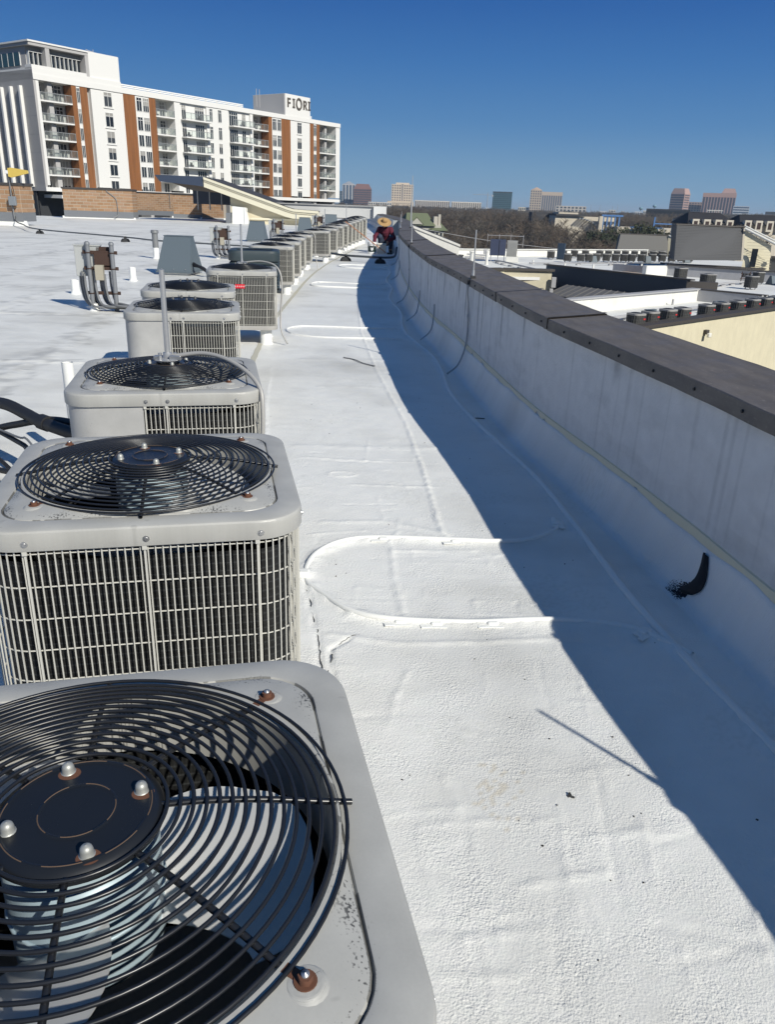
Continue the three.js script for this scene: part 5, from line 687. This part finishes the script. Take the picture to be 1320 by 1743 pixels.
const ORD = ['first', 'second', 'third', 'fourth', 'fifth', 'sixth', 'seventh', 'eighth', 'ninth', 'tenth', 'eleventh', 'twelfth', 'thirteenth', 'fourteenth', 'fifteenth', 'sixteenth'];
{ const g = 'condensers behind the brown capped cream wall', L = i => ORD[i] + ' badged condenser from the left behind the brown cap'; let p0 = null;
  [[11.33, -37.1], [12.3, -38.1], [13.55, -39.3], [14.57, -40.2], [16.5, -42.1], [17.8, -43.4], [19.2, -44.7], [20.6, -46], [21.8, -47.1], [22.9, -48.2], [24.1, -49.3]].forEach(([x, z], i) => { if (!p0) { p0 = farUnit(L(0), g, .74, .92, true); p0.position.set(x, -3.72, z); p0.rotation.y = .78 - .25; } else dup(p0, [x, -3.72, z], .53 + (i % 3) * .03, L(i)); });
  const h1 = dup(hd, [13.6, -3.9, -42.2], .5, 'blue grey sheet metal hood behind the second badged condenser of the lower wing'); h1.userData.group = 'hoods on the lower wings'; h1.scale.set(1.2, 1.0, 1); const h2 = dup(hd, [19.4, -3.9, -47.8], .5, 'blue grey sheet metal hood behind the sixth badged condenser of the lower wing'); h2.userData.group = 'hoods on the lower wings'; h2.scale.set(1.3, 1.0, 1); }
{ const g = 'condensers in rows on the middle wing', p0 = farUnit('lone condenser left of the dark cabinet on the middle wing roof', g, .9, .95); p0.position.set(19.0, -3.92, -100); p0.rotation.y = -.3;
  const F = [[20.0, -94.8], [21.7, -95.6], [22.8, -96.2], [24.0, -97.6], [25.3, -97.9], [26.5, -98.3], [27.6, -98.6], [28.7, -99.2], [30.0, -99.6], [31.8, -101], [33.2, -101.6], [34.6, -102.2], [36.0, -102.9], [37.3, -103.6]], B = [[21.3, -104], [22.9, -104.8], [24.5, -105.6], [26.6, -106.6], [27.9, -107.2], [29.2, -107.9], [30.5, -108.6], [31.9, -109.2], [33.3, -109.8], [34.8, -110.4], [36.2, -111.2], [37.8, -111.9]];
  F.forEach(([x, z], i) => dup(p0, [x, -3.92, z], -.3 + (i % 4) * .06, ORD[i] + ' condenser from the left in the front row of the middle wing')); B.forEach(([x, z], i) => dup(p0, [x, -3.92, z], -.35 + (i % 3) * .07, ORD[i] + ' condenser from the left in the back row of the middle wing'));
  [[23.4, -96.4, 'left'], [30.9, -99.9, 'middle'], [36.7, -102.8, 'right']].forEach(([x, z, w]) => { const h = dup(hd, [x, -3.92, z], .1, 'pale sheet metal hood, ' + w + ' one of three among the condensers of the middle wing'); h.userData.group = 'hoods on the lower wings'; }); }
{ const g = 'condensers beside the inner grey parapet', p0 = farUnit('tall grey condenser right of the bright parapet end on the middle wing', g, .95, 1.3); p0.position.set(24.6, -3.92, -69.8); p0.rotation.y = .2;
  [[26.4, -68.2, 'wide condenser second from the left beside the inner grey parapet', 1.15, .75], [29.4, -66.6, 'condenser on tall legs standing forward of the inner parapet row', .95, .8], [32.4, -72.2, 'condenser fourth from the left beside the inner grey parapet', .9, .8], [35.0, -70.6, 'condenser fifth from the left beside the inner grey parapet', .9, .8], [37.0, -69.0, 'condenser rightmost of the row beside the inner grey parapet', 1.0, .8]].forEach(([x, z, l, sx, sy]) => { const c = dup(p0, [x, -3.92, z], .3, l); c.scale.set(sx, sy, sx); });
  const h = dup(hd, [33.8, -3.92, -72.4], .4, 'blue grey hood between the condensers of the inner grey parapet'); h.userData.group = 'hoods on the lower wings';
  const r = thing('electrical_rack', 'small dark electrical rack between the condensers of the inner grey parapet', 'electrical rack', [31.0, -3.92, -71.6], .4); mesh('strut', [bb(-.6, .6, .9, .95, 0, .05), bb(-.6, .6, .5, .55, 0, .05), bb(-.5, -.45, 0, 1.1, 0, .05), bb(.45, .5, 0, 1.1, 0, .05)], M_rustB, r); mesh('box', [rbox(.25, .35, .12, .02, -.3, .8, .08), rbox(.25, .3, .12, .02, .05, .8, .08), rbox(.2, .35, .12, .02, .4, .75, .08)], M_black, r); }
{ let k = 0; for (const [x, z, y] of [[15.2, -90, .4], [17.6, -84.5, .5], [20.5, -84.2, .5], [24.8, -88, .5], [26.8, -88.5, .5], [29.9, -90, .5], [32.8, -91, .5], [35.5, -64, .45], [31.2, -62.4, .45], [34, -59.8, .5]]) { const t = thing('roof_vent', [ 'white stub vent nearest the air handler on the middle wing', 'white stub vent left of the navy wall top on the middle wing', 'white stub vent just behind the left end of the navy wall', 'white stub vent before the left hood of the middle wing', 'white stub vent before the front condenser row, left of centre', 'white stub vent before the front condenser row, at centre', 'white stub vent before the front condenser row, right of centre', 'white stub vent right of the inner parapet condensers', 'white stub vent before the tall legged condenser', 'white stub vent near the right edge on the middle wing'][k++], 'vent pipe', [x, -3.92, z], 0, 'stub vents on the middle wing'); mesh('pipe', lathe([[.2, 0], [.11, .08], [.1, .12], [.1, y], [.0, y]], 12), M_wp, t); } }
// ---------------------------------------------------------------- ground far below, woods and skyline
const groundY = (x, z) => { const d = Math.hypot(x, z); return -18 + 9 * sst(120, 430, d) + 5 * sst(600, 1500, d) + (z < 0 ? 8 * sst(.18, .5, x / d) * sst(500, 1400, d) : 0) + 3 * sst(1600, 3500, d) + 3 * N1.fbm(x / 400, z / 400, 256, 3) * sst(200, 700, d); };
{
  const R = [0, 20, 45, 80, 120, 170, 230, 310, 420, 560, 740, 980, 1300, 1700, 2300, 3200, 4500, 6500], A = 96, pos = [], uv = [], idx = [];
  R.forEach((r, j) => { for (let i = 0; i <= A; i++) { const a = i / A * Math.PI * 2, x = r * Math.cos(a), z = r * Math.sin(a); pos.push(x, groundY(x, z), z); uv.push(x / 60, z / 60); } });
  for (let j = 0; j < R.length - 1; j++) for (let i = 0; i < A; i++) { const a = j * (A + 1) + i, b = a + 1, c = a + A + 1, d = c + 1; idx.push(a, b, c, b, d, c); }
  const g = new THREE.BufferGeometry(); g.setAttribute('position', new THREE.Float32BufferAttribute(pos, 3)); g.setAttribute('uv', new THREE.Float32BufferAttribute(uv, 2)); g.setIndex(idx); g.computeVertexNormals();
  const gt = tex(512, 512, (u, v) => { const a = N1.fbm(u * 8, v * 8, 8, 5), b = N2.fbm(u * 40, v * 40, 40, 3); return [.085 + a * .05 + b * .03, .078 + a * .045 + b * .03, .055 + a * .03 + b * .02]; });
  struct('ground', g, mat(1, 1, 1, .95, 0, { map: gt }));
}
// bare winter tree: trunk, limbs and a haze of real twigs
function bareTree(h, twigs, tw, s0) {
  seed = s0; const out = [], tips = []; const twig = (a, b, r) => { const g = rod(a, b, r, r * .4, 3, true); out.push(g); };
  twig([0, -1, 0], [0, h * .4, 0], h * .022); out.push(rod([0, -1, 0], [.1, h * .38, 0], h * .024, h * .016, 5, true));
  for (let k = 0; k < 11; k++) { const a = k * 2.4 + rr(-.4, .4), y0 = h * rr(.2, .42), el = rr(.5, 1.25), L = h * rr(.32, .58), e = [Math.cos(a) * Math.cos(el) * L, y0 + Math.sin(el) * L, Math.sin(a) * Math.cos(el) * L]; out.push(rod([0, y0, 0], e, h * .011, h * .004, 4, true)); for (let q = 0; q < 5; q++) { const t = rr(.35, 1), p = [e[0] * t, lerp(y0, e[1], t), e[2] * t]; const d = V(rr(-1, 1), rr(-.1, 1), rr(-1, 1)).normalize().multiplyScalar(h * rr(.1, .2)), f = [p[0] + d.x, p[1] + d.y, p[2] + d.z]; out.push(rod(p, f, h * .005, h * .0025, 3, true)); tips.push([p, f]); } }
  for (let k = 0; k < twigs; k++) { const [p, f] = tips[Math.floor(rnd() * tips.length)], t = rr(.1, 1.05), q = p.map((v, i) => lerp(v, f[i], t)), d = V(rr(-1, 1), rr(-.3, 1), rr(-1, 1)).normalize().multiplyScalar(h * rr(.05, .13)); twig(q, [q[0] + d.x, q[1] + d.y, q[2] + d.z], tw * rr(.7, 1.3)); }
  return M(out);
}
{
  const T = [bareTree(10, 420, .035, 101), bareTree(11, 460, .035, 202), bareTree(9, 420, .04, 303)], MB = [mat(.085, .066, .05, .95), mat(.105, .085, .066, .95), mat(.07, .056, .045, .95)];
  const wood = new THREE.Group(); wood.name = 'bare_wood'; tag(wood, 'broad belt of bare brown winter trees between the lower roofs and the skyline', 'woodland', null, 'stuff'); scene.add(wood);
  const spots = [[], [], []]; seed = 4242;
  for (let z = 150; z < 1500; z += lerp(5.2, 15, sst(200, 1200, z))) { const w0 = -.10 - .06, w1 = z < 420 ? .34 : .62; for (let x = z * w0; x < z * w1; x += lerp(5.2, 13, sst(200, 1200, z))) { const X = x + rr(-3, 3), Zq = -z + rr(-3, 3); const b = X / z; if (z < 330 && b > .335) continue; if (z > 300 && z < 420 && b > .2 && b < .37) continue; if (rnd() < .08) continue; if (N2(X / 60, Zq / 60) > .32) continue; spots[Math.floor(rnd() * 3)].push([X, groundY(X, Zq), Zq, rr(.7, 1.25) * lerp(.95, .8, sst(500, 1200, z)), rr(0, 6.3)]); } }
  spots.forEach((S, k) => { const im = new THREE.InstancedMesh(T[k], MB[k], S.length), m = new THREE.Matrix4(), q = new THREE.Quaternion(); S.forEach((s, i) => { q.setFromAxisAngle(V(0, 1, 0), s[4]); m.compose(V(s[0], s[1], s[2]), q, V(s[3] * 1.15, s[3], s[3] * 1.15)); im.setMatrixAt(i, m); const c = rr(.6, 1.7), w = rr(.9, 1.1); im.setColorAt(i, lin(c * w, c, c / w)); }); im.name = 'tree_canopy'; im.userData.kind = 'stuff'; im.castShadow = im.receiveShadow = true; wood.add(im); });
}
// evergreens
function leafCrown(h, r, n, s, lobes) { const pos = [], nrm = [], C = []; for (let k = 0; k < lobes; k++) { const a = rr(0, 6.3), q = r * Math.sqrt(rnd()) * .75; C.push([Math.cos(a) * q, h * rr(.35, .85) * (1 - .25 * q / r), Math.sin(a) * q, r * rr(.28, .5)]); }
  for (let i = 0; i < n; i++) { const c = C[Math.floor(rnd() * lobes)], d = V(rr(-1, 1), rr(-.8, 1), rr(-1, 1)).normalize(), q = c[3] * Math.pow(rnd(), .35), p = V(c[0] + d.x * q, c[1] + d.y * q * .85, c[2] + d.z * q), u = V(rr(-1, 1), rr(-1, 1), rr(-1, 1)).normalize(), w = V(rr(-1, 1), rr(-1, 1), rr(-1, 1)).cross(u).normalize(), k = s * rr(.6, 1.3), nn = u.clone().cross(w); for (const [a, b] of [[-1, -.5], [1, -.5], [0, 1]]) { pos.push(p.x + u.x * a * k + w.x * b * k, p.y + u.y * a * k + w.y * b * k, p.z + u.z * a * k + w.z * b * k); nrm.push(nn.x, nn.y, nn.z); } }
  const g = new THREE.BufferGeometry(); g.setAttribute('position', new THREE.Float32BufferAttribute(pos, 3)); g.setAttribute('normal', new THREE.Float32BufferAttribute(nrm, 3)); return g; }
const M_leaf = [mat(.035, .045, .022, .9), mat(.05, .058, .026, .9), mat(.028, .036, .02, .9)];
{ seed = 99; const L = [[9.5, -165, 9, 4.5, 'dark evergreen below the sloping white eave', 0], [13.5, -178, 9.5, 4.6, 'round dark evergreen left of the dark blue air handler', 0], [36, -190, 10.5, 4.2, 'dark evergreen among the bare trees left of the small shed', 2], [41, -182, 10, 4.6, 'dark evergreen behind the small shed, nearest its left end', 0], [71, -262, 13, 6.5, 'broad green evergreen in front of the pale civic building', 1], [79, -258, 14.5, 7.5, 'largest green evergreen beside the light poles before the civic building', 1], [86, -262, 11, 6, 'small bright evergreen right of the largest one', 1], [63, -255, 10.5, 6, 'low evergreen hedge tree left of the largest evergreen', 0]];
  for (const [x, z, h, r, l, m] of L) { const t = thing('evergreen_tree', l, 'tree', [x, groundY(x, z) - .5, z]); mesh('trunk', [rod([0, -1, 0], [0, h * .5, 0], .35, .2, 7), rod([0, h * .35, 0], [r * .4, h * .6, r * .2], .16, .08, 5), rod([0, h * .35, 0], [-r * .4, h * .62, -r * .2], .16, .08, 5)], mat(.06, .05, .04, .95), t); mesh('crown', leafCrown(h * 1.15, r, 2600, .34, 16), M_leaf[m], t).userData.kind = 'stuff'; } }
{ // far belts of trees that read as one mass
  seed = 555; const g = [leafCrown(9, 6, 260, .9, 9), leafCrown(8, 7, 260, .9, 9)], w = new THREE.Group(); w.name = 'far_tree_belt'; tag(w, 'low dark tree belt with scattered roofs along the right horizon', 'woodland', null, 'stuff'); scene.add(w);
  g.forEach((G, k) => { const S = []; for (let i = 0; i < 900; i++) { const d = rr(480, 2400), b = rr(.2, .62); if (d < 700 && b < .33) continue; const x = b * d, z = -d; S.push([x, groundY(x, z), z, rr(.6, 1.15)]); } for (let i = 0; i < 260; i++) { const d = rr(900, 2600), b = rr(-.16, .3), x = b * d; S.push([x, groundY(x, -d), -d, rr(.6, 1.05)]); } const im = new THREE.InstancedMesh(G, mat(k ? .045 : .06, k ? .045 : .052, .035, .95), S.length), m = new THREE.Matrix4(), q = new THREE.Quaternion(); S.forEach((s, i) => { q.setFromAxisAngle(V(0, 1, 0), i); m.compose(V(s[0], s[1] - 1, s[2]), q, V(s[3], s[3], s[3])); im.setMatrixAt(i, m); }); im.name = 'tree_crowns'; im.userData.kind = 'stuff'; w.add(im); }); }

// towers: geometry windows in rows on every face that can be seen
function tower(label, x0, x1, yTop, Z, depth, col, o = {}) {
  const k = -Z / 1000, w = (x1 - x0) * k, x = (x0 + x1) / 2 * k, y = 1.5 + (yTop - 1.5) * k, yb = groundY(x, Z) - 6, h = y - yb, ry = o.ry ?? -Math.atan2(x, -Z) + .0, t = thing(o.name || 'office_tower', label, o.cat || 'tower', [x, yb, Z], ry);
  const wall = mat(...col, .85), gl = mat(...(o.glass || [.05, .065, .085]), .25), W = w / 2, fh = 4 * (o.fs || 1);
  if (o.taper) { mesh('wall', loft([[[-W, 0, 0], [W, 0, 0], [W, 0, -depth], [-W, 0, -depth]], [[-W, h - o.taper, 0], [W, h - o.taper, 0], [W, h - o.taper, -depth], [-W, h - o.taper, -depth]], [[-W + o.cut, h, -o.cut], [W - o.cut, h, -o.cut], [W - o.cut, h, -depth + o.cut], [-W + o.cut, h, -depth + o.cut]], [[-.1, h + .01, -depth / 2 + .1], [.1, h + .01, -depth / 2 + .1], [.1, h + .01, -depth / 2 - .1], [-.1, h + .01, -depth / 2 - .1]]], .2), wall, t); }
  else mesh('wall', bb(-W, W, 0, h, -depth, 0), wall, t);
  const n = Math.max(1, Math.floor((Math.min(h, o.rows ? o.rows * fh : 90)) / fh)), ht = h - (o.taper || 0) - 1.2;
  for (let r = 0; r < n; r++) { const yt = ht - r * fh; if (yt < 6) break; const wins = [], m = o.cols || Math.round(w / 4);
    if (o.style === 'band') wins.push(bb(-W + .6, W - .6, yt - fh * .55, yt, -.1, .12)); else if (o.style === 'vert') { for (let i = 0; i < m; i++) { const a = -W + (i + .18) * w / m, b = -W + (i + .82) * w / m; wins.push(bb(a, b, yt - fh * 1.02, yt, -.1, .12)); } } else for (let i = 0; i < m; i++) { const a = -W + (i + .22) * w / m, b = -W + (i + .78) * w / m; wins.push(bb(a, b, yt - fh * .62, yt, -.1, .12)); }
    for (const s of [-1, 1]) wins.push(bb(s * W - .1, s * W + .1, yt - fh * .55, yt, -depth + 2, -2)); mesh('window_row', wins, gl, t).userData.kind = 'stuff'; }
  if (o.pyramid) { const P = new THREE.ConeGeometry(W * 1.3, o.pyramid, 4, 1); P.rotateY(Math.PI / 4); P.scale(1.05, 1, depth / w); P.translate(0, h + o.pyramid / 2, -depth / 2); mesh('roof', P, mat(...(o.roofc || col), .8), t); }
  if (o.band) mesh('wall', bb(-W - .2, W + .2, h - o.band, h, -depth - .2, .3), mat(...(o.bandc || col), .85), t);
  return [t, W, h, depth];
}
const BEI = [.50, .41, .32], PINK = [.40, .26, .22];
tower('slim dark glass tower right beside the white apartment block', -71.5, -67, 17, -1500, 20, [.05, .09, .13], { style: 'band', glass: [.03, .06, .09] });
tower('pale tower with dark vertical window strips and a pyramid roof', -67.5, -52, 24.5, -1500, 22, [.46, .44, .42], { style: 'vert', cols: 4, pyramid: 5.5, roofc: [.3, .31, .33], glass: [.06, .09, .14] });
tower('dark red brown tower with sloping shoulders next to the pyramid roofed one', -54, -32.5, 25.5, -1450, 28, [.17, .085, .07], { style: 'band', taper: 8, cut: 5, glass: [.06, .06, .075], fs: .9 });
{ const [t, W, h, d] = tower('broad beige hotel tower with a stepped top rising from a wide base', -8.5, 17.5, 26.5, -1500, 24, [.62, .52, .40], { cols: 9, glass: [.16, .13, .11] }); mesh('crown', bb(-W * .62, W * .62, h, h + 2.8, -d + 2, -2), mat(.62, .52, .40, .85), t); mesh('centre_strip', bb(-1.6, 1.6, h * .45, h + .5, -.1, .35), mat(.28, .24, .21, .8), t); mesh('base', bb(-W * 1.35, W * 1.08, 0, h * .42, -d - 6, 5), mat(.62, .51, .38, .85), t); const bw = []; for (let i = 0; i < 12; i++) bw.push(bb(-W * 1.25 + i * 3.6, -W * 1.25 + i * 3.6 + 1.6, h * .33, h * .37, 4.9, 5.1)); mesh('window_row', bw, mat(.2, .16, .12, .5), t).userData.kind = 'stuff'; }
tower('teal glass office box beside the crane', 113, 136, 22.3, -1500, 30, [.025, .08, .095], { style: 'band', glass: [.02, .055, .07], band: 2, bandc: [.02, .03, .035], fs: .8 });
tower('slim beige tower with a low pointed crown, left of its twin slab', 158, 171.5, 25.5, -1500, 22, BEI, { cols: 5, pyramid: 5, roofc: [.50, .35, .24], glass: [.12, .11, .11] });
tower('beige slab tower with pale window bars, right of the pointed one', 172, 196, 23.8, -1500, 22, [.45, .38, .31], { style: 'vert', cols: 9, band: 6, bandc: [.52, .42, .33], glass: [.11, .13, .17] });
tower('tall pinkish tower standing alone on the right skyline', 325, 342, 32.8, -1500, 24, PINK, { style: 'band', taper: 9, cut: 3, glass: [.10, .085, .1], ry: -.75 });
tower('wide pinkish tower with a dark window grid at the right', 365, 402, 29, -1500, 26, PINK, { style: 'vert', cols: 11, band: 7, bandc: [.44, .28, .23], glass: [.045, .05, .07] });
tower('pink stepped tower partly behind the wide pinkish one', 386, 402.5, 34.5, -1600, 26, PINK, { style: 'band', taper: 8, cut: 4, glass: [.09, .09, .11] });
tower('low pinkish block left of the wide pinkish tower', 349, 368, 18.3, -1550, 26, [.36, .26, .22], { cols: 6, glass: [.1, .09, .1] });
tower('small white and blue office block right of the pinkish towers', 403, 421, 15.5, -1450, 24, [.6, .62, .64], { style: 'band', glass: [.07, .11, .17] });
tower('dark low building at the far right edge of the skyline', 443, 470, 10.5, -1500, 30, [.06, .065, .075], { style: 'band', glass: [.03, .035, .04], name: 'office_block', cat: 'building' });
tower('dark glass low block standing before the tall pinkish tower', 300, 350, 9.3, -700, 30, [.03, .03, .035], { style: 'band', glass: [.02, .022, .026], name: 'office_block', cat: 'building' });
tower('long pale low building right of the beige hotel tower', 20, 62, 9.6, -1400, 20, [.68, .62, .53], { style: 'vert', cols: 18, glass: [.13, .12, .12], name: 'apartment_row', cat: 'building' });
tower('long pale low building left of the crane', 64, 100, 9.4, -1400, 20, [.74, .67, .57], { style: 'vert', cols: 14, glass: [.16, .15, .14], name: 'apartment_row', cat: 'building' });
tower('white low roofline between the red brown tower and the hotel', -36, -8, 6.0, -1300, 20, [.6, .56, .5], { cols: 10, name: 'apartment_row', cat: 'building' });
tower('white low roof with a dark penthouse right of the beige slab tower', 190, 226, 9.0, -1300, 20, [.55, .5, .44], { cols: 8, name: 'office_block', cat: 'building' });
{ seed = 31; for (let i = 0; i < 16; i++) { const b = i < 10 ? rr(225, 330) : rr(105, 160), y = rr(2.5, 6) + (b > 220 ? 1.5 : 0); tower(['white', 'grey', 'cream', 'pale'][i % 4] + ' small building among the far trees, ' + ORD[i] + ' of the scattered roofs', b, b + rr(4, 10), y, -rr(1150, 1600), 12, [[.62, .6, .56], [.4, .4, .4], [.55, .5, .4], [.6, .62, .64]][i % 4], { cols: 4, name: 'far_house', cat: 'house' }).at(0).userData.group = 'scattered far roofs'; } }
{ const Z = -1480, k = 1.48, t = thing('tower_crane', 'slender tower crane left of the teal glass office box', 'crane', [107 * k, -2, Z]); mesh('mast', rod([0, 0, 0], [0, 31, 0], .6, .6, 4), M_gpar, t); mesh('jib', [rod([-26, 28, 0], [10, 28, 0], .35, .35, 4), rod([0, 32, 0], [-18, 28.4, 0], .12, .12, 3), rod([0, 32, 0], [9, 28.4, 0], .12, .12, 3)], M_gpar, t); mesh('counterweight', bb(7, 10, 25.5, 28, -1, 1), M_gpar, t); }
{ [[ 'left water tower on the right horizon', 292, 8.5], ['right water tower on the right horizon', 308, 11.5]].forEach(([l, x, y], i) => { const k = 1.6, t = thing('water_tower', l, 'water tower', [x * k, 0, -1600], 0, 'water towers on the horizon'), h = 1.5 + (y - 1.5) * k; mesh('stem', rod([0, -8, 0], [0, h, 0], 1.2, .9, 8), mat(.2, .3, .36, .6), t); mesh('tank', lathe([[0, h - 2], [3, h - 1], [3.8, h + 1.4], [2.6, h + 3.2], [0, h + 3.8]], 16), mat(.16, .3, .36, .5), t); }); }
{ [[905, 243, 10], [906, 258, 9], [907, 264, 11], [908, 232, 9.5]].forEach(([q, x, y], i) => { const k = 1.2, t = thing('radio_mast', ['leftmost', 'second', 'third', 'tallest'][i] + ' thin radio mast on the horizon right of the beige slab tower', 'mast', [x * k, -8, -1200], 0, 'radio masts on the horizon'); mesh('lattice', [rod([0, 0, 0], [0, 8 + 1.5 + y * k, 0], .28, .15, 4), rod([-1, 0, 0], [0, 9, 0], .12, .12, 3), rod([1, 0, 0], [0, 9, 0], .12, .12, 3)], M_gpar, t); }); }
// pale civic complex with blue frames and an arched roof
{
  const t = thing('civic_building', 'long pale flat roofed complex with blue steel frames and an arched glass roof', 'building', [0, 0, 0]), c = mat(.56, .50, .40, .85), b = mat(.06, .16, .36, .6);
  mesh('wall', [bb(64, 88, -18, .2, -350, -336), bb(86, 113, -18, -3.0, -338, -322), bb(66, 74, -18, 1.6, -352, -340)], c, t); mesh('dark_roof', [bb(57, 70, -18, 1.3, -360, -352), bb(64, 76, .3, 1.0, -352, -335)], mat(.05, .05, .055, .8), t);
  const arch = []; for (let i = 0; i <= 10; i++) { const a = i / 10 * Math.PI / 2; arch.push(rod([73.5 + 8.5 * Math.sin(a) * .9, -.6 - 4.8 * (1 - Math.cos(a)), -333], [74.5 + 8.5 * Math.sin(a) * .9, -.4 - 4.8 * (1 - Math.cos(a)), -345], .35, .35, 5)); } mesh('arched_roof', arch, mat(.32, .33, .34, .5), t);
  const fr = []; for (let i = 0; i < 5; i++) fr.push(bb(82.5 + i * 1.6, 83.0 + i * 1.6, -6, 1.2, -333, -332.6)); fr.push(bb(82, 90.5, .6, 1.3, -333.2, -332.4)); for (let i = 0; i < 7; i++) fr.push(bb(91 + i * 1.7, 91.3 + i * 1.7, -5.2, -2.8, -321, -320.7)); fr.push(bb(90.5, 103, -3.2, -2.7, -321, -320.5), bb(90.5, 103, -5.4, -5, -321, -320.5), bb(100.6, 101.1, -6, 1, -325, -324.5), bb(101, 111, -1.6, -1.2, -325, -324.6)); mesh('blue_frame', fr, b, t); mesh('pier', bb(80.8, 82.2, -8, .6, -333, -331), c, t);
}
{ [['left light pole before the evergreens', 74.5, -235, 11], ['right light pole before the evergreens', 82, -235, 16]].forEach(([l, x, z, h]) => { const t = thing('light_pole', l, 'light pole', [x * .93, -18, z], 0, 'light poles before the civic building'); mesh('pole', rod([0, 0, 0], [0, h, 0], .12, .08, 6), M_gpar, t); mesh('lamp_head', rbox(1.2, .15, .3, .04, 0, h, 0), M_gpar, t); }); }
// dark roofed houses beyond the big shed
{
  const dk = [.022, .021, .024], wh = [.6, .54, .44];
  const roofed = (label, x, z, w, d, yb, yw, yr, ry, dorm, par) => { const t = thing('dark_roof_house', label, 'house', [x, 0, z], ry), W = w / 2; mesh('wall', bb(-W, W, yb, yw, -d, 0), mat(...wh, .85), t); const g = loft([[[-W - .5, yw - .3, .6], [W + .5, yw - .3, .6], [W + .5, yw - .3, -d - .6], [-W - .5, yw - .3, -d - .6]], [[-W + 1.5, yr, -d / 2 + .2], [W - 1.5, yr, -d / 2 + .2], [W - 1.5, yr, -d / 2 - .2], [-W + 1.5, yr, -d / 2 - .2]]], .2); const r = mesh('roof', g, mat(...dk, .85), t); mesh('ridge', box(w - 3, .12, .5, 0, yr, -d / 2), mat(...dk, .85), r); for (let i = 0; i < dorm; i++) { const a = -W + (i + .5) * w / dorm; mesh('dormer', bb(a - .8, a + .8, yw - 1.6, yw + .8, -.9, .7), mat(.6, .55, .46, .85), t); mesh('window', bb(a - .42, a + .42, yw - 1.1, yw + .35, .66, .76), mat(.05, .03, .025, .4), t); } return t; };
  roofed('dark roofed apartment house behind the big shed, left one with a pipe rail', 76, -200, 11, 12, -18, .3, 2.6, 0, 4); roofed('dark roofed apartment house at the right edge with white dormers', 88, -196, 13, 12, -18, .4, 2.4, 0, 5);
  const t = thing('white_dome_house', 'dark pyramid roof with a white domed gable between the dark roofed houses', 'house', [74.5, 0, -215]); mesh('wall', bb(-1.8, 1.8, -18, .9, -4, 0), mat(.62, .58, .5, .85), t); mesh('roof', new THREE.ConeGeometry(2.6, 1.3, 4).rotateY(.785).translate(0, 1.5, -2), mat(...dk, .85), t); mesh('lattice', [...Array(7)].map((_, i) => rod([4 + i * .6, 2, 4], [4 + i * .6, 3.4, 4], .07, .07, 4)).concat([rod([4, 3.2, 4], [8, 3.2, 4], .07, .07, 4)]), M_wp, t);
  const b = thing('bare_street_tree', 'bare brown tree before the dark roofed house at the right edge', 'tree', [84, -7.5, -188]); mesh('trunk', bareTree(7.5, 260, .035, 77), mat(.1, .075, .06, .95), b);
}
{ // green roofed house
  const t = thing('green_roof_house', 'house with mossy green gabled roofs just beyond the parapet', 'house', [8.5, 0, -240], .25), gr = mat(.13, .15, .085, .85), w = mat(.42, .41, .36, .85);
  mesh('wall', [bb(-5.5, 4.5, -18, -3.2, -9, 0)], w, t); const roof = (x0, x1, z0, z1, y0, y1) => loft([[[x0, y0, z0], [x1, y0, z0], [x1, y0, z1], [x0, y0, z1]], [[x0 + 1.6, y1, (z0 + z1) / 2 + .1], [x1 - 1.2, y1, (z0 + z1) / 2 + .1], [x1 - 1.2, y1, (z0 + z1) / 2 - .1], [x0 + 1.6, y1, (z0 + z1) / 2 - .1]]], .2);
  mesh('roof', [roof(-6.6, 2.6, .8, -9.8, -3.4, .0), roof(.5, 6.2, 1.6, -9, -4.6, -2.2)], gr, t); const gb = mesh('gable', vprism([[-5.2, -3.0], [-1.4, -3.0], [-3.3, -1.25]], .4).translate(0, 0, .6), w, t); mesh('gable_roof', [rod([-5.5, -3.1, 1.0], [-3.3, -1.1, 1.0], .16, .16, 4), rod([-1.1, -3.1, 1.0], [-3.3, -1.1, 1.0], .16, .16, 4)], gr, gb); mesh('chimney', [bb(2.2, 3.4, -5, -.8, -1.4, -.2), bb(3.7, 4.4, -5, -.2, -1.6, -.6)], mat(.46, .43, .37, .85), t); mesh('wall', bb(2.2, 5, -9, -4.6, .2, .8), w, t); mesh('window', [bb(2.8, 3.4, -6.5, -5.2, .78, .86), bb(4, 4.6, -6.5, -5.2, .78, .86)], M_glass, t);
}
{ [[0, 'upper'], [2.0, 'middle'], [4.6, 'lower']].forEach(([d, n]) => { const m = mesh('power_line', tube([[2, -1.6 - d, -140], [20, -3.9 - d, -145], [45, -5.4 - d, -150], [75, -5.6 - d, -155], [110, -4.2 - d, -160]], .045, 50, 4), mat(.35, .35, .36, .6)); tag(m, n + ' power line strung across the bare wood', 'power line', 'power lines across the wood'); }); }
renderer.render(scene, camera);
